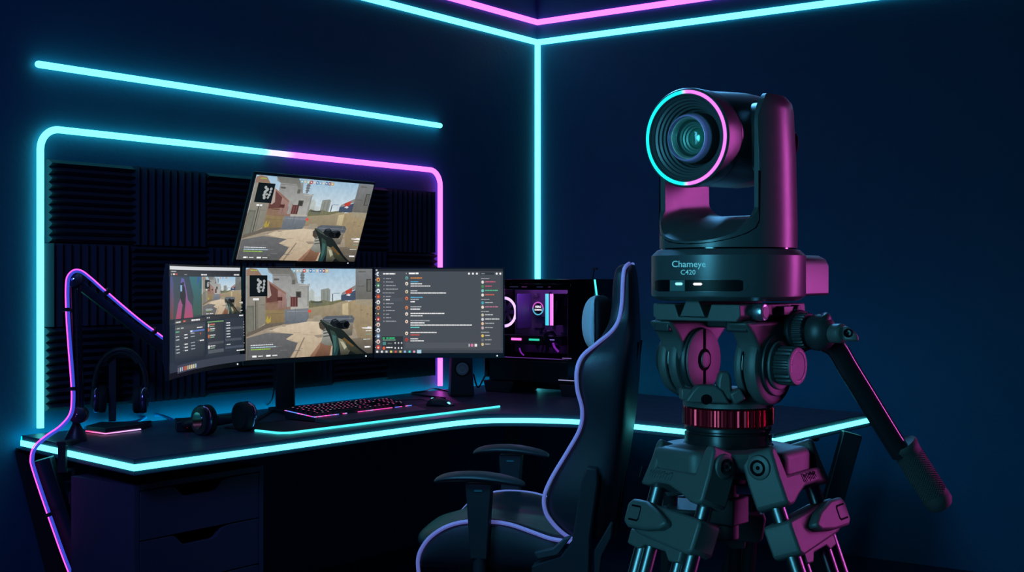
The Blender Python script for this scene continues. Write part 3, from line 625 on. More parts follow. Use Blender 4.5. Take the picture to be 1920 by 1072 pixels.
def cable(label,pts,r=.0028,m=None,name='cable',cat='cable',n=8):
    o=obj(name,MB().tube(sv(pts,8),r,n),m or PLAST,org=Vector(pts[0])); return tag(o,label,cat)
zc=ZD+.0045
def dk(x,y,z=zc): p=onz(x,y,ZD); return Vector((p.x,p.y,z))
cable('thin mouse cable lying behind the mouse',[dk(806,757,.756),dk(790,750.5),dk(770,751),dk(745,752.5)],.002)
cable('black cable bundle lying on the desk behind the mouse',[dk(843,735),dk(815,730.5),dk(795,735),dk(772,738.5),dk(800,744),dk(835,748)],.004)
cable('black cable hanging from the speaker towards the computer case',[Vector((-.185,6.12,.84)),Vector((-.165,6.14,.775)),Vector((-.14,6.17,.81)),Vector((-.118,6.26,.852))],.004)
cable('black cable running from the monitor stand base to the headphones',[dk(478,792,.758),dk(505,775),dk(530,766),dk(548,770)],.006)
cable('thin cable hanging down behind the monitor stand on the wall side',[P(512,690,5.36),P(514,722,5.36),P(510,748,5.36),dk(500,762,.754)],.003)
# ------------------------------------------------------------------ speaker
s0=onz(864,741.5); hS=.245; fy=Vector((.20,-.98,0)).normalized(); fx=Vector((fy.y*-1,fy.x,0))   # face direction / right
sp_=thing('desk_speaker','small tapered black desk speaker right of the pink neon line','speaker',s0)
M=basis(Vector((s0.x,s0.y,ZD+.0005)),fx,-fy,UP)
b=MB(M); b.add([(-.056,-.05,0),(.056,-.05,0),(.052,.06,0),(-.052,.06,0),(-.046,-.035,hS),(.046,-.035,hS),(.042,.05,hS),(-.042,.05,hS)],[(0,3,2,1),(4,5,6,7),(0,1,5,4),(1,2,6,5),(2,3,7,6),(3,0,4,7)])
obj('cabinet',b,mat('speaker_shell',(.09,.08,.13),.4),sp_,bevel=.006,seg=3)
def cone(z,r,parent):
    yy=-.05+.015*z/hS; T=M@Matrix.Translation((0,yy-.001,z))@Matrix.Rotation(R(90),4,'X')
    q=MB(T); q.lathe([(r,-.001),(r,.003),(r*.86,.004),(r*.82,.001)],n=32); o=obj('driver',q,RUBBER,parent)
    q=MB(T); q.lathe([(r*.82,.0015),(r*.55,.0042),(r*.5,.003),(r*.42,.0012),(r*.2,.003),(.0005,.0036)],n=32,close=False); obj('cone',q,mat('grey_cone',(.85,.80,1.0),.4),o)
cone(.128,.036,sp_); cone(.20,.022,sp_)
# ------------------------------------------------------------------ PC
pc0=Vector((-.135,6.19,0)); PW,PD,PH=.635,.24,.545; zb_=ZD+.0005
pcx=V; pcy=-NR
M=basis(pc0+UP*zb_,pcx,pcy,UP)
pc=thing('desktop_computer','black tower computer with a glass side and pink, cyan and green lights inside','computer',pc0+pcx*PW/2+pcy*PD/2+UP*zb_)
b=MB(M); w=.012
b.box((PW/2,PD/2,PH-.012),(PW,PD,.024)); b.box((PW/2,PD-.006,PH/2+.03),(PW-.01,.012,PH-.09)); b.box((.012,PD/2,PH/2+.035),(.024,PD-.001,PH-.075)); 
b.box((PW-.075,PD/2,PH/2+.035),(.15,PD-.001,PH-.075)); b.box((PW/2,PD/2,.165),(PW-.01,PD-.012,.012)); b.box((PW/2,PD/2+.02,.06),(PW-.02,PD-.06,.07))
b.box((PW/2-.06,.006,PH-.036),(PW-.14,.012,.03))
obj('case',b,GLOSS,pc,bevel=.003)
b=MB(M); b.box((PW/2,.03,.11),(PW-.05,.05,.10)); obj('psu_shroud',b,mat('shroud_black',(.012,.014,.02),.35),pc,bevel=.003)
for x in (.09,PW-.10):
    b=MB(M); b.prism([(x-.085,.0),(x+.06,.0),(x+.085,.055),(x-.10,.055)],.005,PD-.01,Matrix(((1,0,0,0),(0,0,1,0),(0,1,0,0),(0,0,0,1)))); obj('foot',b,PLAST,pc,bevel=.003)
b=MB(M); b.box((PW-.155,-.002,.076),(.085,.004,.004)); obj('trim_line',b,glow('pale_trim','#a8a8d8',.7),pc,label='pale horizontal trim line')  # trim and shelf edges given emission in place of caught light
b=MB(M); b.box((PW/2-.09,-.0015,.172),(PW-.20,.003,.003)); obj('shelf_edge',b,glow('violet_edge','#6a3a9a',.7),pc)
b=MB(M); b.box((PW-.152,-.0015,.178),(.05,.003,.004)); obj('shelf_clip',b,glow('pale_trim2','#8a6ab8',.7),pc)
PUR=mat('violet_lit_board',(.16,.10,.22),.5,nscale=60,noise=.15)
b=MB(M); b.box((.265,PD-.022,.35),(.47,.012,.33)); ib=obj('back_panel',b,PUR,pc)
# motherboard pieces
b=MB(M); rb=random.Random(11)
for k in range(46):
    x=.16+rb.random()*.29; z=.23+rb.random()*.24; b.box((x,PD-.035-rb.random()*.01,z),(rb.uniform(.006,.03),.02,rb.uniform(.005,.03)))
obj('motherboard',b,mat('board_parts',(.10,.08,.13),.4),pc)
b=MB(M); b.box((.30,PD-.05,.435),(.13,.04,.035)); b.box((.235,PD-.05,.40),(.03,.045,.08)); obj('heat_sink',b,mat('heat_sink_dark',(.08,.07,.10),.35),pc,bevel=.003)
def ringlight(x,z,r,rt_,y,name,fn,parent=pc,n=40):
    q=MB(M); rings=[]; 
    for k in range(n):
        a=2*math.pi*k/n; c=Vector((x+r*math.cos(a),y,z+r*math.sin(a))); d=Vector((math.cos(a),0,math.sin(a)))
        rings.append([c+rt_*(d*math.cos(t)+Vector((0,1,0))*math.sin(t)) for t in [2*math.pi*j/6 for j in range(6)]]); q.cols+=[fn(a)]*6
    q.loft(rings,closed=True); return obj(name,q,GRAD,parent)
mixc=lambda f: tuple(Vector(lin('#5fd8f0')).lerp(Vector(lin('#f06ae0')),f)*1.2)
fan=ringlight(.070,.385,.068,.007,.07,'fan_ring',lambda a: tuple(Vector((1.6,1.1,2.2))*(1 if abs(math.cos(a))>.3 else .8)))
q=MB(M)
for k in range(7):
    a=2*math.pi*k/7; T=Matrix.Translation((.070,.08,.385))@Matrix.Rotation(-a,4,'Y')@Matrix.Rotation(R(25),4,'X'); q.box((.034,0,0),(.058,.002,.02),T)
obj('fan_blades',q,mat('smoke_blade',(.10,.06,.16),.3),fan)
q=MB(M); q.box((.150,.12,.39),(.012,.12,.17)); obj('radiator',q,mat('violet_radiator',(.12,.08,.24),.4),pc,bevel=.003)
pump=ringlight(.203,.402,.030,.0028,PD-.075,'pump_ring',lambda a: mixc(1 if math.sin(a)>.15 else 0))
q=MB(M); q.rcyl((.203,PD-.06,.402),(.203,PD-.072,.402),.028,.003); obj('pump_cap',q,GLOSS,pump)
for i,(s_,dz_) in enumerate((('HERO',.006),('GAMING',-.008))):
    vs,fs=textmesh(s_,.0135 if i==0 else .011,.0005); T=basis(Vector((.203,PD-.0735,.400+dz_)),Vector((1,0,0)),UP,Vector((0,-1,0)))
    q=MB(M); q.add(vs,fs,T); obj('pump_lettering',q,WHITE,pump,sharp=0)
for i,(x,c) in enumerate(((.312,(.1,1.05,1.2)),(.322,(.15,1.2,1.4)),(.338,(1.5,.3,1.3)),(.348,(1.9,.5,1.7)))):
    q=MB(M); q.box((x,.13,.400),(.007,.10,.150)); st_=obj('memory_stick',q,PLAST,pc); q=MB(M); q.box((x,.078,.400),(.0075,.004,.150)); obj('light_bar',q,glow('ram_%d'%i,c,1.0),st_)
q=MB(M); q.box((.245,.10,.255),(.36,.12,.045)); gpu=obj('graphics_card',q,mat('gpu_black',(.02,.02,.03),.3),pc,bevel=.004)
q=MB(M); q.box((.165,.038,.257),(.058,.004,.011)); obj('light_bar',q,glow('gpu_pink',(2.2,.35,1.3),1),gpu,label='pink light bar')
q=MB(M); q.box((.27,.038,.257),(.058,.004,.009)); obj('light_bar',q,glow('gpu_green',(.05,1.1,.65),1),gpu,label='green light bar')
q=MB(M); q.box((.372,.038,.259),(.026,.004,.004)); obj('light_bar',q,glow('gpu_violet',(.35,.25,.9),1),gpu)
for k in range(4):
    q=MB(M); q.tube(sv([(.36+.006*k,.05,.225-.002*k),(.335+.006*k,.03,.275),(.355+.006*k,.035,.30),(.39,.05,.27),(.40,.05,.20+.004*k)],6),.0042,8); obj('power_cable',q,mat('sleeved_cable',(.03,.02,.04),.45),pc)
for k in range(3):
    q=MB(M); q.tube(sv([(.30,.14,.35+.01*k),(.325,.11,.325),(.345,.10,.36),(.36,.10,.42+.01*k)],6),.006,8); obj('coolant_hose',q,mat('hose_dark',(.06,.05,.08),.35),pc)
q=MB(M); q.tube(sv([(.385,.03,.245),(.395,.028,.225),(.415,.03,.205)],6),.005,8); obj('lit_cable',q,glow('violet_cable','#a030d0',.8),pc,label='violet glowing cable')
q=MB(M); q.tube(sv([(.19,.03,.215),(.20,.028,.195),(.215,.03,.182)],6),.0035,8); obj('lit_cable',q,MATS['violet_cable'],pc,label='violet glowing cable')
gm=bpy.data.materials.new('tinted_side_glass'); gm.use_nodes=True; nt=gm.node_tree; nt.nodes.clear(); N_=nt.nodes
o_=N_.new('ShaderNodeOutputMaterial'); t_=N_.new('ShaderNodeBsdfTransparent'); t_.inputs[0].default_value=(.86,.84,.9,1); g_=N_.new('ShaderNodeBsdfGlossy'); g_.inputs['Roughness'].default_value=.05; mx=N_.new('ShaderNodeMixShader'); fr=N_.new('ShaderNodeFresnel')
nt.links.new(fr.outputs[0],mx.inputs[0]); nt.links.new(t_.outputs[0],mx.inputs[1]); nt.links.new(g_.outputs[0],mx.inputs[2]); nt.links.new(mx.outputs[0],o_.inputs[0])
q=MB(M); q.box((.252,.003,.345),(.46,.003,.345)); obj('side_glass',q,gm,pc)
q=MB(M); q.add([(PW-.003,-.003,PH-.002),(PW+.003,-.003,PH-.002),(PW+.017,-.003,PH-.095),(PW+.011,-.003,PH-.095),(PW-.003,.004,PH-.002),(PW+.003,.004,PH-.002),(PW+.017,.004,PH-.095),(PW+.011,.004,PH-.095)],[(0,1,2,3),(7,6,5,4),(0,4,5,1),(1,5,6,2),(2,6,7,3),(3,7,4,0)]); obj('front_light',q,CYANL,pc,label='thin cyan light line at the front')
q=MB(M); q.prism([(PW-.004,.02),(PW+.012,.05),(PW+.04,PH-.12),(PW+.03,PH-.10),(PW+.012,PH-.095),(PW-.004,PH-.01)],.004,PD-.01,Matrix(((1,0,0,0),(0,0,1,0),(0,1,0,0),(0,0,0,1)))); obj('front_panel',q,GLOSS,pc,bevel=.004)
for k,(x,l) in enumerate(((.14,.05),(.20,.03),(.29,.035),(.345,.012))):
    q=MB(M); q.box((x+.04,-.001,PH-.037),(l,.002,.003)); obj('vent_slot_glint',q,glow('vent_glint_%d'%(k%2),['#3a3a6a','#7a3a8a'][k%2],.5),pc)  # glints on the vent slots put in as faint emission
q=MB(M); q.tube([(PW-.045,.05,PH-.001),(PW-.035,.05,PH+.045)],.004,8); q.box((PW-.030,.05,PH+.047),(.022,.012,.008)); obj('antenna',q,PLAST,pc)
# ------------------------------------------------------------------ headphones
def headphones(root, M, sep, rc, arch, lit=('#9a6bd8','#c83a78'), tiltc=0, aop=1.0, band_w=.022):
    """M: local frame x = left cup -> right cup, y = direction cups point away from the band plane, z = towards the band crown"""
    hb=sep/2
    b=MB(M); pts=[]; n=16
    for k in range(n+1):
        a=math.pi*k/n; pts.append((-(hb+.012)*math.cos(a),0,rc*.55+(arch-rc*.55)*math.sin(a)**.85))
    pts=[(-(hb+.018),0,0.01)]+pts+[(hb+.018,0,0.01)]
    rings=[]
    for i,p in enumerate(pts):
        t=(Vector(pts[min(i+1,len(pts)-1)])-Vector(pts[max(i-1,0)])).normalized(); nn=Vector((t.z,0,-t.x)); e=.35 if i in(0,len(pts)-1) else 1
        wd=band_w*(.55+.45*math.sin(math.pi*i/(len(pts)-1)))
        rings.append([Vector(p)+nn*.0105*math.cos(q)*e+Vector((0,1,0))*wd*math.sin(q) for q in [2*math.pi*j/10 for j in range(10)]])
    b.loft(rings); obj('headband',b,PLAST,root,sharp=60)
    b=MB(M); k2=[r for i,r in enumerate(rings[5:-5])]
    pr=[]
    for r in k2:
        c=sum(r,Vector())/len(r); dn=(Vector((0,0,rc*.5))-c).normalized(); pr.append([c+dn*.007+(v-c)*.85+dn*.004 for v in r])
    b.loft(pr); obj('headband_cushion',b,RUBBER,root,sharp=60)
    for sd in (-1,1):
        T=M@Matrix.Translation((sd*hb,0,0))@Matrix.Rotation(R(90)*sd,4,'Y')@Matrix.Diagonal((1,aop,1,1))
        q=MB(T); q.lathe([(rc*.6,.020),(rc*.92,.017),(rc,.009),(rc,-.006),(rc*.95,-.010)],n=36); cup=obj('ear_cup',q,PLAST,root)
        q=MB(T); q.lathe([(rc*.55,-.030),(rc*.80,-.033),(rc*.99,-.028),(rc*1.03,-.018),(rc*.98,-.009),(rc*.6,-.009)],n=36); obj('ear_pad',q,mat('soft_ear_pad',(.022,.022,.03),.75),cup)
        q=MB(T); q.lathe([(rc*1.0,-.003),(rc*1.025,-.001),(rc*1.025,.006),(rc*.985,.0095)],n=36,close=False); obj('trim_ring',q,mat('iridescent_trim',(.55,.35,.75),.18,metal=1),cup,label='shiny violet ring')
        q=MB(T); q.lathe([(rc*.60,.0195),(rc*.56,.022),(.0005,.022)],n=36,close=False); obj('cap',q,GLOSS,cup)
hs0=onz(213,806); D0=hs0.y
hst=thing('headphone_stand','headphone stand with a pink lit hexagonal base and a square post','headphone stand',hs0)
fy=Vector((.27,-.963,0)); fx=Vector((.963,.27,0)); M=basis(Vector((hs0.x,hs0.y,ZD)),fx,-fy,UP)
fl_=onz(161,810.5);fc=onz(198,815.5);fr_=onz(264,807)
bp=[(fl_.x,fl_.y),(fc.x,fc.y),(fr_.x,fr_.y),(fr_.x+.005,fr_.y+.12),(fc.x+.04,fc.y+.20),(fl_.x+.01,fl_.y+.13)]
b=MB(); b.prism(bp,ZD+.008,ZD+.024); obj('base',b,PLAST,hst,bevel=.002)
b=MB(); b.prism([(x,y+.003) for x,y in bp],ZD+.0005,ZD+.008); obj('base_plate',b,PLASTM,hst)
b=MB(); seg=[Vector((*bp[0],ZD+.005)),Vector((*bp[1],ZD+.005)),Vector((*bp[2],ZD+.005))]
for i in range(2):
    for k in range(6):
        a,c=seg[i].lerp(seg[i+1],k/6),seg[i].lerp(seg[i+1],(k+1)/6); f=(i*6+k)/11; b.col=tuple(Vector((1.6,.12,.5)).lerp(Vector((1.1,.75,1.6)),f)); b.tube([a,c],.0022,6)
b.col=None; obj('base_light',b,GRAD,hst,label='pink glowing line round the base')
px_=onz(201,804); 
b=MB(basis(Vector((px_.x+.0,px_.y+.06,ZD+.022)),fx,-fy,UP)); b.box((0,0,.122),(.026,.018,.245)); obj('post',b,mat('stand_grey',(.08,.085,.095),.4),hst,bevel=.002)
b=MB(basis(Vector((px_.x,px_.y+.06,ZD+.272)),fx,-fy,UP)); b.rcyl((0,-.035,-.002),(0,.035,-.002),.009,.003); obj('hanger',b,PLAST,hst)
hc_=Vector((px_.x+.032,px_.y+.045,ZD+.105))
hp=thing('headphones','over-ear headphones hanging on the lit stand','headphones',hc_)
M=basis(hc_,Vector((.97,.24,0)).normalized(),Vector((-.24,.97,0)),UP)@Matrix.Rotation(R(2),4,'Y')
headphones(hp,M,.160,.051,.182,aop=1)
# headphones lying on the desk
a0,a1=onz(376,819),onz(447,811); a0=Vector((a0.x,a0.y+.05,ZD+.053)); a1=Vector((a1.x+.012,a1.y+.05,ZD+.053)); ax=(a1-a0).normalized()
bd=UP.cross(ax).normalized(); zz=(bd*.985+UP*-.17).normalized(); 
M=basis((a0+a1)/2,ax,zz.cross(ax).normalized(),zz)
hp2=thing('headphones','black headphones lying on the desk left of the keyboard','headphones',(a0+a1)/2)
headphones(hp2,M,(a1-a0).length+.012,.052,.19)
# small audio box and cable behind
bx=onz(348,812); bi=thing('audio_interface','small black box with a red light behind the headphones on the desk','audio box',Vector((bx.x,bx.y+.05,ZD)))
M=basis(Vector((bx.x,bx.y+.10,ZD+.001)),Vector((.95,.31,0)).normalized(),Vector((-.31,.95,0)).normalized(),UP); b=MB(M); b.box((0.005,0,.019),(.13,.12,.038)); obj('shell',b,STEEL,bi,bevel=.004)
b=MB(M); b.box((-.03,-.0605,.016),(.016,.002,.003)); obj('indicator',b,glow('red_led','#d8204a',.9),bi,label='red indicator light')
cable('blue-lit cable curving over the desk behind the headphone stand',[dk(160,804),dk(200,797),dk(252,793),dk(278,786,.762),dk(300,786,.766),dk(322,792,.762)],.006,mat('blue_lit_cable',(.10,.35,.75),.25,coat=.5))  # blue light on this cable is put into its colour
# ------------------------------------------------------------------ microphone arm
ma=onz(137,829); dm=ma.y
mic=thing('microphone_arm','black jointed microphone arm clamped to the left end of the desk','microphone arm',ma)
J0=P(148,777,dm+.02); J1=P(141,524,dm+.06); J2=P(330,668,dm+.33)
b=MB(Matrix.Translation((ma.x,ma.y+.03,ZD))); b.lathe([(.037,0),(.037,.012),(.016,.052),(.012,.06),(.012,.085),(.010,.09)],n=28); obj('base',b,PLAST,mic)
ce=dz(121,851); ce=Vector((ce.x,ce.y,0)); cdn=Vector((-.26,-.965,0)).normalized(); cs=Vector((.965,-.26,0))
b=MB(basis(Vector((ce.x,ce.y,ZD)),cs,cdn,UP)); b.box((0,-.02,.008),(.036,.075,.014)); b.box((0,.0105,-.035),(.030,.012,.10)); b.box((0,-.02,-.082),(.036,.06,.010)); obj('clamp',b,PLAST,mic,bevel=.002)
b=MB(); q_=P(124,868,ce.y-.02); b.cyl(Vector((ce.x+.03,ce.y,.67)),Vector((ce.x+.03,ce.y,.61)),.006); b.rcyl(Vector((ce.x+.03,ce.y,.60)),Vector((ce.x+.03,ce.y,.56)),.016,.004); b.box((ce.x+.03,ce.y,.632),(.05,.006,.006)); obj('clamp_screw',b,STEEL,mic)
ydir=Vector((0,-1,0))
for J,r in ((J0,.029),(J1,.026)):
    b=MB(); b.rcyl(J+ydir*.022,J-ydir*.022,r,.006); jo=obj('joint',b,PLAST,mic); b=MB(); b.lathe([(.0075,0),(.006,.003),(.001,.0045)],frame_to(J+ydir*.021,J+ydir*.03),16,False); obj('bolt',b,CHROME,jo)
d=(J1-J0).normalized(); sx=Vector((1,0,0))
for k in (-1,1):
    b=beam(J0+sx*.013*k,J1+sx*.013*k,.010,.014,sx); obj('lower_arm_bar',b,DARKTUBE,mic,bevel=.003)
b=MB(); b.tube([J0+sx*.0+d*.02,J1-d*.02],.0045,8); obj('spring',b,STEEL,mic)
b=beam(J1+Vector((.006,0,-.012)),J2+Vector((0,0,-.012)),.030,.022,UP); obj('upper_arm',b,PLAST,mic,bevel=.004)
e=(J2-J1).normalized()
for f_ in (.42,.86):
    b=beam(J1.lerp(J2,f_)+Vector((0,-.012,-.012)),J1.lerp(J2,f_)+e*.05+Vector((0,-.012,-.012)),.016,.002,UP); obj('badge',b,mat('badge_grey',(.25,.27,.32),.35),mic)
pk=[(40,1250,4.0),(95,1075,4.13),(128,1072,4.14)]
path=[P(175,1180,4.16),P(128,1072,4.17),P(95,982,4.17),P(62,885,4.17),P(57,858,4.16),(P(64,836,4.15)),P(85,817,4.17),P(112,798,4.19),P(130,776,4.22),P(134,750,4.24),P(133,715,4.25),P(128,650,4.26),P(124,590,4.27),P(123,540,4.28),P(126,518,4.28),P(138,506,4.28),P(153,507,4.29),P(172,521,4.31),P(200,546,4.34),P(260,597,4.43),P(311,635,4.52)]
rope=thing('light_rope','glowing pink and blue light rope running up the desk leg and along the microphone arm','light rope',path[0])
sp1=sv(path,6)
def offs(ps,dx,dy): 
    out=[]
    for i,p in enumerate(ps):
        t=(ps[min(i+1,len(ps)-1)]-ps[max(i-1,0)]).normalized(); n=Vector((t.z,0,-t.x)).normalized(); out.append(p+n*dx+Vector((0,dy,0)))
    return out
obj('pink_strand',MB().tube(sp1,.0023,8),glow('rope_pink',(1.9,.16,1.6),1),rope)
obj('blue_strand',MB().tube(offs(sp1,.0065,.005),.0046,8),glow('rope_blue',(.035,.07,.62),1),rope)
for x,y,dd,w in ((96,972,4.16,.03),(123.5,585,4.265,.012),(134.5,727,4.24,.012),(202,549,4.34,.012),(292,621,4.49,.012)):
    p=P(x,y,dd); i=min(range(len(sp1)),key=lambda k:(sp1[k]-p).length); t=(sp1[min(i+1,len(sp1)-1)]-sp1[i-1]).normalized(); c=sp1[i]+Vector((0,.002,0))
    q=MB(); q.cyl(c-t*.006,c+t*.006,.0125); obj('tie',q,RUBBER,rope)
# ------------------------------------------------------------------ gaming chair
CC=Vector((.30,4.05,0)); FF=Vector((-.985,.17,0)).normalized(); SS=Vector((.17,.985,0)).normalized()
MC=basis(CC,FF,SS,UP)           # local x forward, y away from the lens, z up
def ch(px,py,l):
    r=(px-960)/F_PX; f=(CC.x+SS.x*l-r*(CC.y+SS.y*l))/(.985+.17*r); Y=CC.y+.17*f+SS.y*l
    return f, EYE-(py-HZ)/F_PX*Y
chair=thing('gaming_chair','black racing-style gaming chair with periwinkle piping facing left to the desk','chair',CC)
rowsB=[(494,1181,1188,.07,1168,1172),(499,1175,1190,.105,1156,1164),(508,1171,1192,.125,1150,1160),(530,1169,1195,.135,1146,1158),(570,1167,1197,.14,1144,1157),(600,1161,1198,.15,1140,1155),(622,1147,1198,.185,1128,1153),(645,1119,1198,.23,1112,1151),(668,1093,1197,.258,1088,1149),(695,1083,1196,.27,1078,1147),(730,1084,1194,.27,1080,1145),(768,1093,1191,.258,1090,1143),(805,1088,1187,.25,1085,1140),(850,1063,1181,.25,1060,1134),(895,1036,1174,.26,1033,1126),(930,1022,1167,.265,1020,1122),(960,1025,1162,.26,1023,1120),(985,1042,1156,.25,1040,1118),(1004,1064,1150,.235,1062,1116),(1014,1085,1146,.22,1083,1116)]
b=MB(MC); rings=[]; pipe=[]
for y,xp,xr,w,xf,xc in rowsB:
    fr,z=ch(xr,y,.0); fp,zp=ch(xp,y,-w); ff,_=ch(xf,y,-w+.03); fc,_=ch(xc,y,0.0)
    fr_near=fr+.0; fm=(fp*.35+fr_near*.65)
    fc=min(fc,fp-.01) if w>.2 else fc
    half=[(fr_near,.0),(fr_near,w*.45),(fr_near+.006,w*.8),(fr_near+.022,w*.97),(fm,w*1.0),(fp,w),(ff,w*.90),(max(fc,ff-.05) ,w*.70),(fc+.004,w*.45),(fc+.008,0)]
    ring=[Vector((f,-l,zp)) for f,l in half]+[Vector((f,l,zp)) for f,l in half[-2:0:-1]]
    rings.append(ring); pipe.append((fp+.002,w+.004,zp))
b.loft(rings); obj('backrest',b,LEATHER,chair,sub=2,sharp=70)
for sd in (-1,1):
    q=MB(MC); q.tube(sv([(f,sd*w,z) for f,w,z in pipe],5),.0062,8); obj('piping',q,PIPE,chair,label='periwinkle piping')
# rear cover seams + slots
q=MB(MC)
for l in (-.05,.09):
    pts=[]
    for y in (640,700,760,850,940,1000):
        xr=1197-(y-640)*.12; f,z=ch(xr,y,0); pts.append((f-.0035,l,z))
    q.tube(sv(pts,4),.003,6)
obj('back_seam',q,RUBBER,chair)
# belt slots near the shoulder (near-black blocks standing in for dark openings)
for l in (-.06,.055):
    f,z=ch(1198,630,0); q=MB(MC); T=Matrix.Translation((f+.014,l,z)); q.box((0,0,0),(.012,.022,.13),T); obj('belt_slot',q,mat('slot_black',(.002,.002,.003),.8),chair,bevel=.004)
# seat
def sq(px,py,l): f,z=ch(px,py,l); return f,z
LN=-.27
near=[(1075,1012),(1035,1006),(1000,994),(960,980),(925,974),(880,973),(840,982),(808,1002),(790,1026),(784,1048)]
b=MB(MC); rings=[]; pn=[];pf=[]
N=len(near)
zbot=.40
for i,(x,y) in enumerate(near):
    f,z=ch(x,y,LN)
    cx=[1065,1030,995,960,925,880,840,800,775,768][i]; cy=[1000,992,984,975,968,960,955,958,970,990][i]
    f0,z0=ch(cx,cy,-.05); f0=f+.0+ (0,0,0,0,0,.005,.015,.03,.045,.045)[i]; z0=z-(.010,.018,.028,.036,.038,.036,.026,.006,-.020,-.020)[i]
    zlow=max(zbot, z-.30) if i<8 else (zbot+.01,zbot+.03)[i-8]
    prof=[(f,-.20,zbot),(f,-.265,zbot+.02),(f,-.285,(z+zbot)/2),(f,-.275,z-.02),(f,-.262,z),(f,-.235,z+.004),(f,-.195,z-.012),(f0,-.165,z0-.0),(f0,-.08,z0+.004),(f0,0,z0+.006)]
    ring=[Vector(p) for p in prof]+[Vector((p[0],-p[1],p[2])) for p in prof[-2::-1]]
    rings.append(ring); pn.append((f,-.272,z-.006))
b.loft(rings); obj('seat',b,LEATHER,chair,sub=2,sharp=75)
fe,ze=pn[-1][0],pn[-1][2]
pts=pn+[(fe-.004,-.272,ze-.05)]
for sd in (1,-1):
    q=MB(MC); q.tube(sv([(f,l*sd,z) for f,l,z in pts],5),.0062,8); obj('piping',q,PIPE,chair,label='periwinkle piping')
# arm rests
for sd,x0,x1,yt,yb in ((-1,815,985,881,908),(1,888,1030,831,849)):
    l=.30*sd; fa,za=ch(x0,yt,l); fb,_=ch(x1,yt,l); _,zb2=ch(x0,yb,l); Lp=fa-fb; b=MB(MC); rings=[]
    for t,w,h,dzv in ((0,.018,.008,-.019),(.03,.034,.016,-.014),(.12,.044,.022,-.006),(.35,.048,.026,-.0),(.6,.048,.026,-.002),(.85,.042,.022,-.012),(.96,.032,.016,-.019),(1,.016,.008,-.024)):
        rings.append([Vector((fa-Lp*t, l+w*math.cos(q), za-.014+dzv+h*.62*math.sin(q))) for q in [2*math.pi*k/12 for k in range(12)]])
    b.loft(rings); pad=obj('armrest',b,mat('armrest_pad',(.05,.052,.06),.42,bump=.1,bscale=600),chair,sub=1,sharp=70)
    fm=(fa+fb)/2-.0; b=MB(MC); 
    b.loft([[Vector((fm+sx_*w,l+sy_*d_,z)) for sx_,sy_ in ((-1,-1),(1,-1),(1,1),(-1,1))] for z,w,d_ in ((za-.035,.040,.022),(za-.10,.035,.022),(.50,.028,.02),(.46,.026,.02))]); b.box((fm-.0,l*.85,.40),(.05,.10,.02)); b.cyl((fm,l,.47),(fm,l,.39),.02)
    obj('armrest_post',b,PLASTM,chair,bevel=.004)
    f9,z9=ch(905,924,-.32); b=MB(MC); b.box((fm,l-.0225,za-.055),(.024,.004,.005)); obj('height_button',b,mat('teal_button',(.05,.25,.25),.4),pad)
# recliner bracket and lever
def chp(pl,l0,l1,name,m,bev=.004):
    q=MB(MC); poly=[ch(x,y,-.28) for x,y in pl]; q.prism(poly,l0,l1,Matrix(((1,0,0,0),(0,0,1,0),(0,1,0,0),(0,0,0,1)))); return obj(name,q,m,chair,bevel=bev)
chp([(1101,872),(1122,876),(1124,900),(1110,1000),(1108,1085),(1000,1085),(1000,1055),(1055,1035),(1075,1010),(1092,900)],-.318,-.27,'recliner_cover',PLASTM,.006)
chp([(1005,1030),(1040,1022),(1062,1003),(1076,999),(1050,1035),(1012,1043)],-.325,-.30,'recliner_arm',mat('recliner_grey',(.07,.075,.085),.5))
chp([(1114,1030),(1122,1018),(1147,975),(1150,980),(1148,1005),(1130,1040),(1126,1080),(1114,1080)],-.30,-.285,'recline_lever',PLASTM)
BX=.30
# base
b=MB(MC); b.box((BX,0,.385),(.30,.30,.03)); b.cyl((BX,0,.37),(BX,0,.10),.028); b.cyl((BX,0,.30),(BX,0,.09),.035); obj('gas_lift',b,STEEL,chair,bevel=.003)
for k in range(5):
    a=2*math.pi*k/5+.3; e_=Vector((BX+.30*math.cos(a),.30*math.sin(a),.075)); c_=Vector((BX,0,.10))
    q=MB(MC); q.loft([[c_+Vector((-math.sin(a)*s_*.03,math.cos(a)*s_*.03,t_*.022)) for s_,t_ in ((-1,-1),(1,-1),(1,1),(-1,1))],[e_+Vector((-math.sin(a)*s_*.018,math.cos(a)*s_*.018,t_*.012)) for s_,t_ in ((-1,-1),(1,-1),(1,1),(-1,1))]]); lg=obj('base_arm',q,PLASTM,chair,bevel=.004)
    q=MB(MC); dd=Vector((-math.sin(a),math.cos(a),0)); q.rcyl(Vector((e_.x,e_.y,.03))-dd*.024,Vector((e_.x,e_.y,.03))+dd*.024,.0298,.006); q.cyl((e_.x,e_.y,.03),(e_.x,e_.y,.075),.008); obj('caster',q,RUBBER,lg)
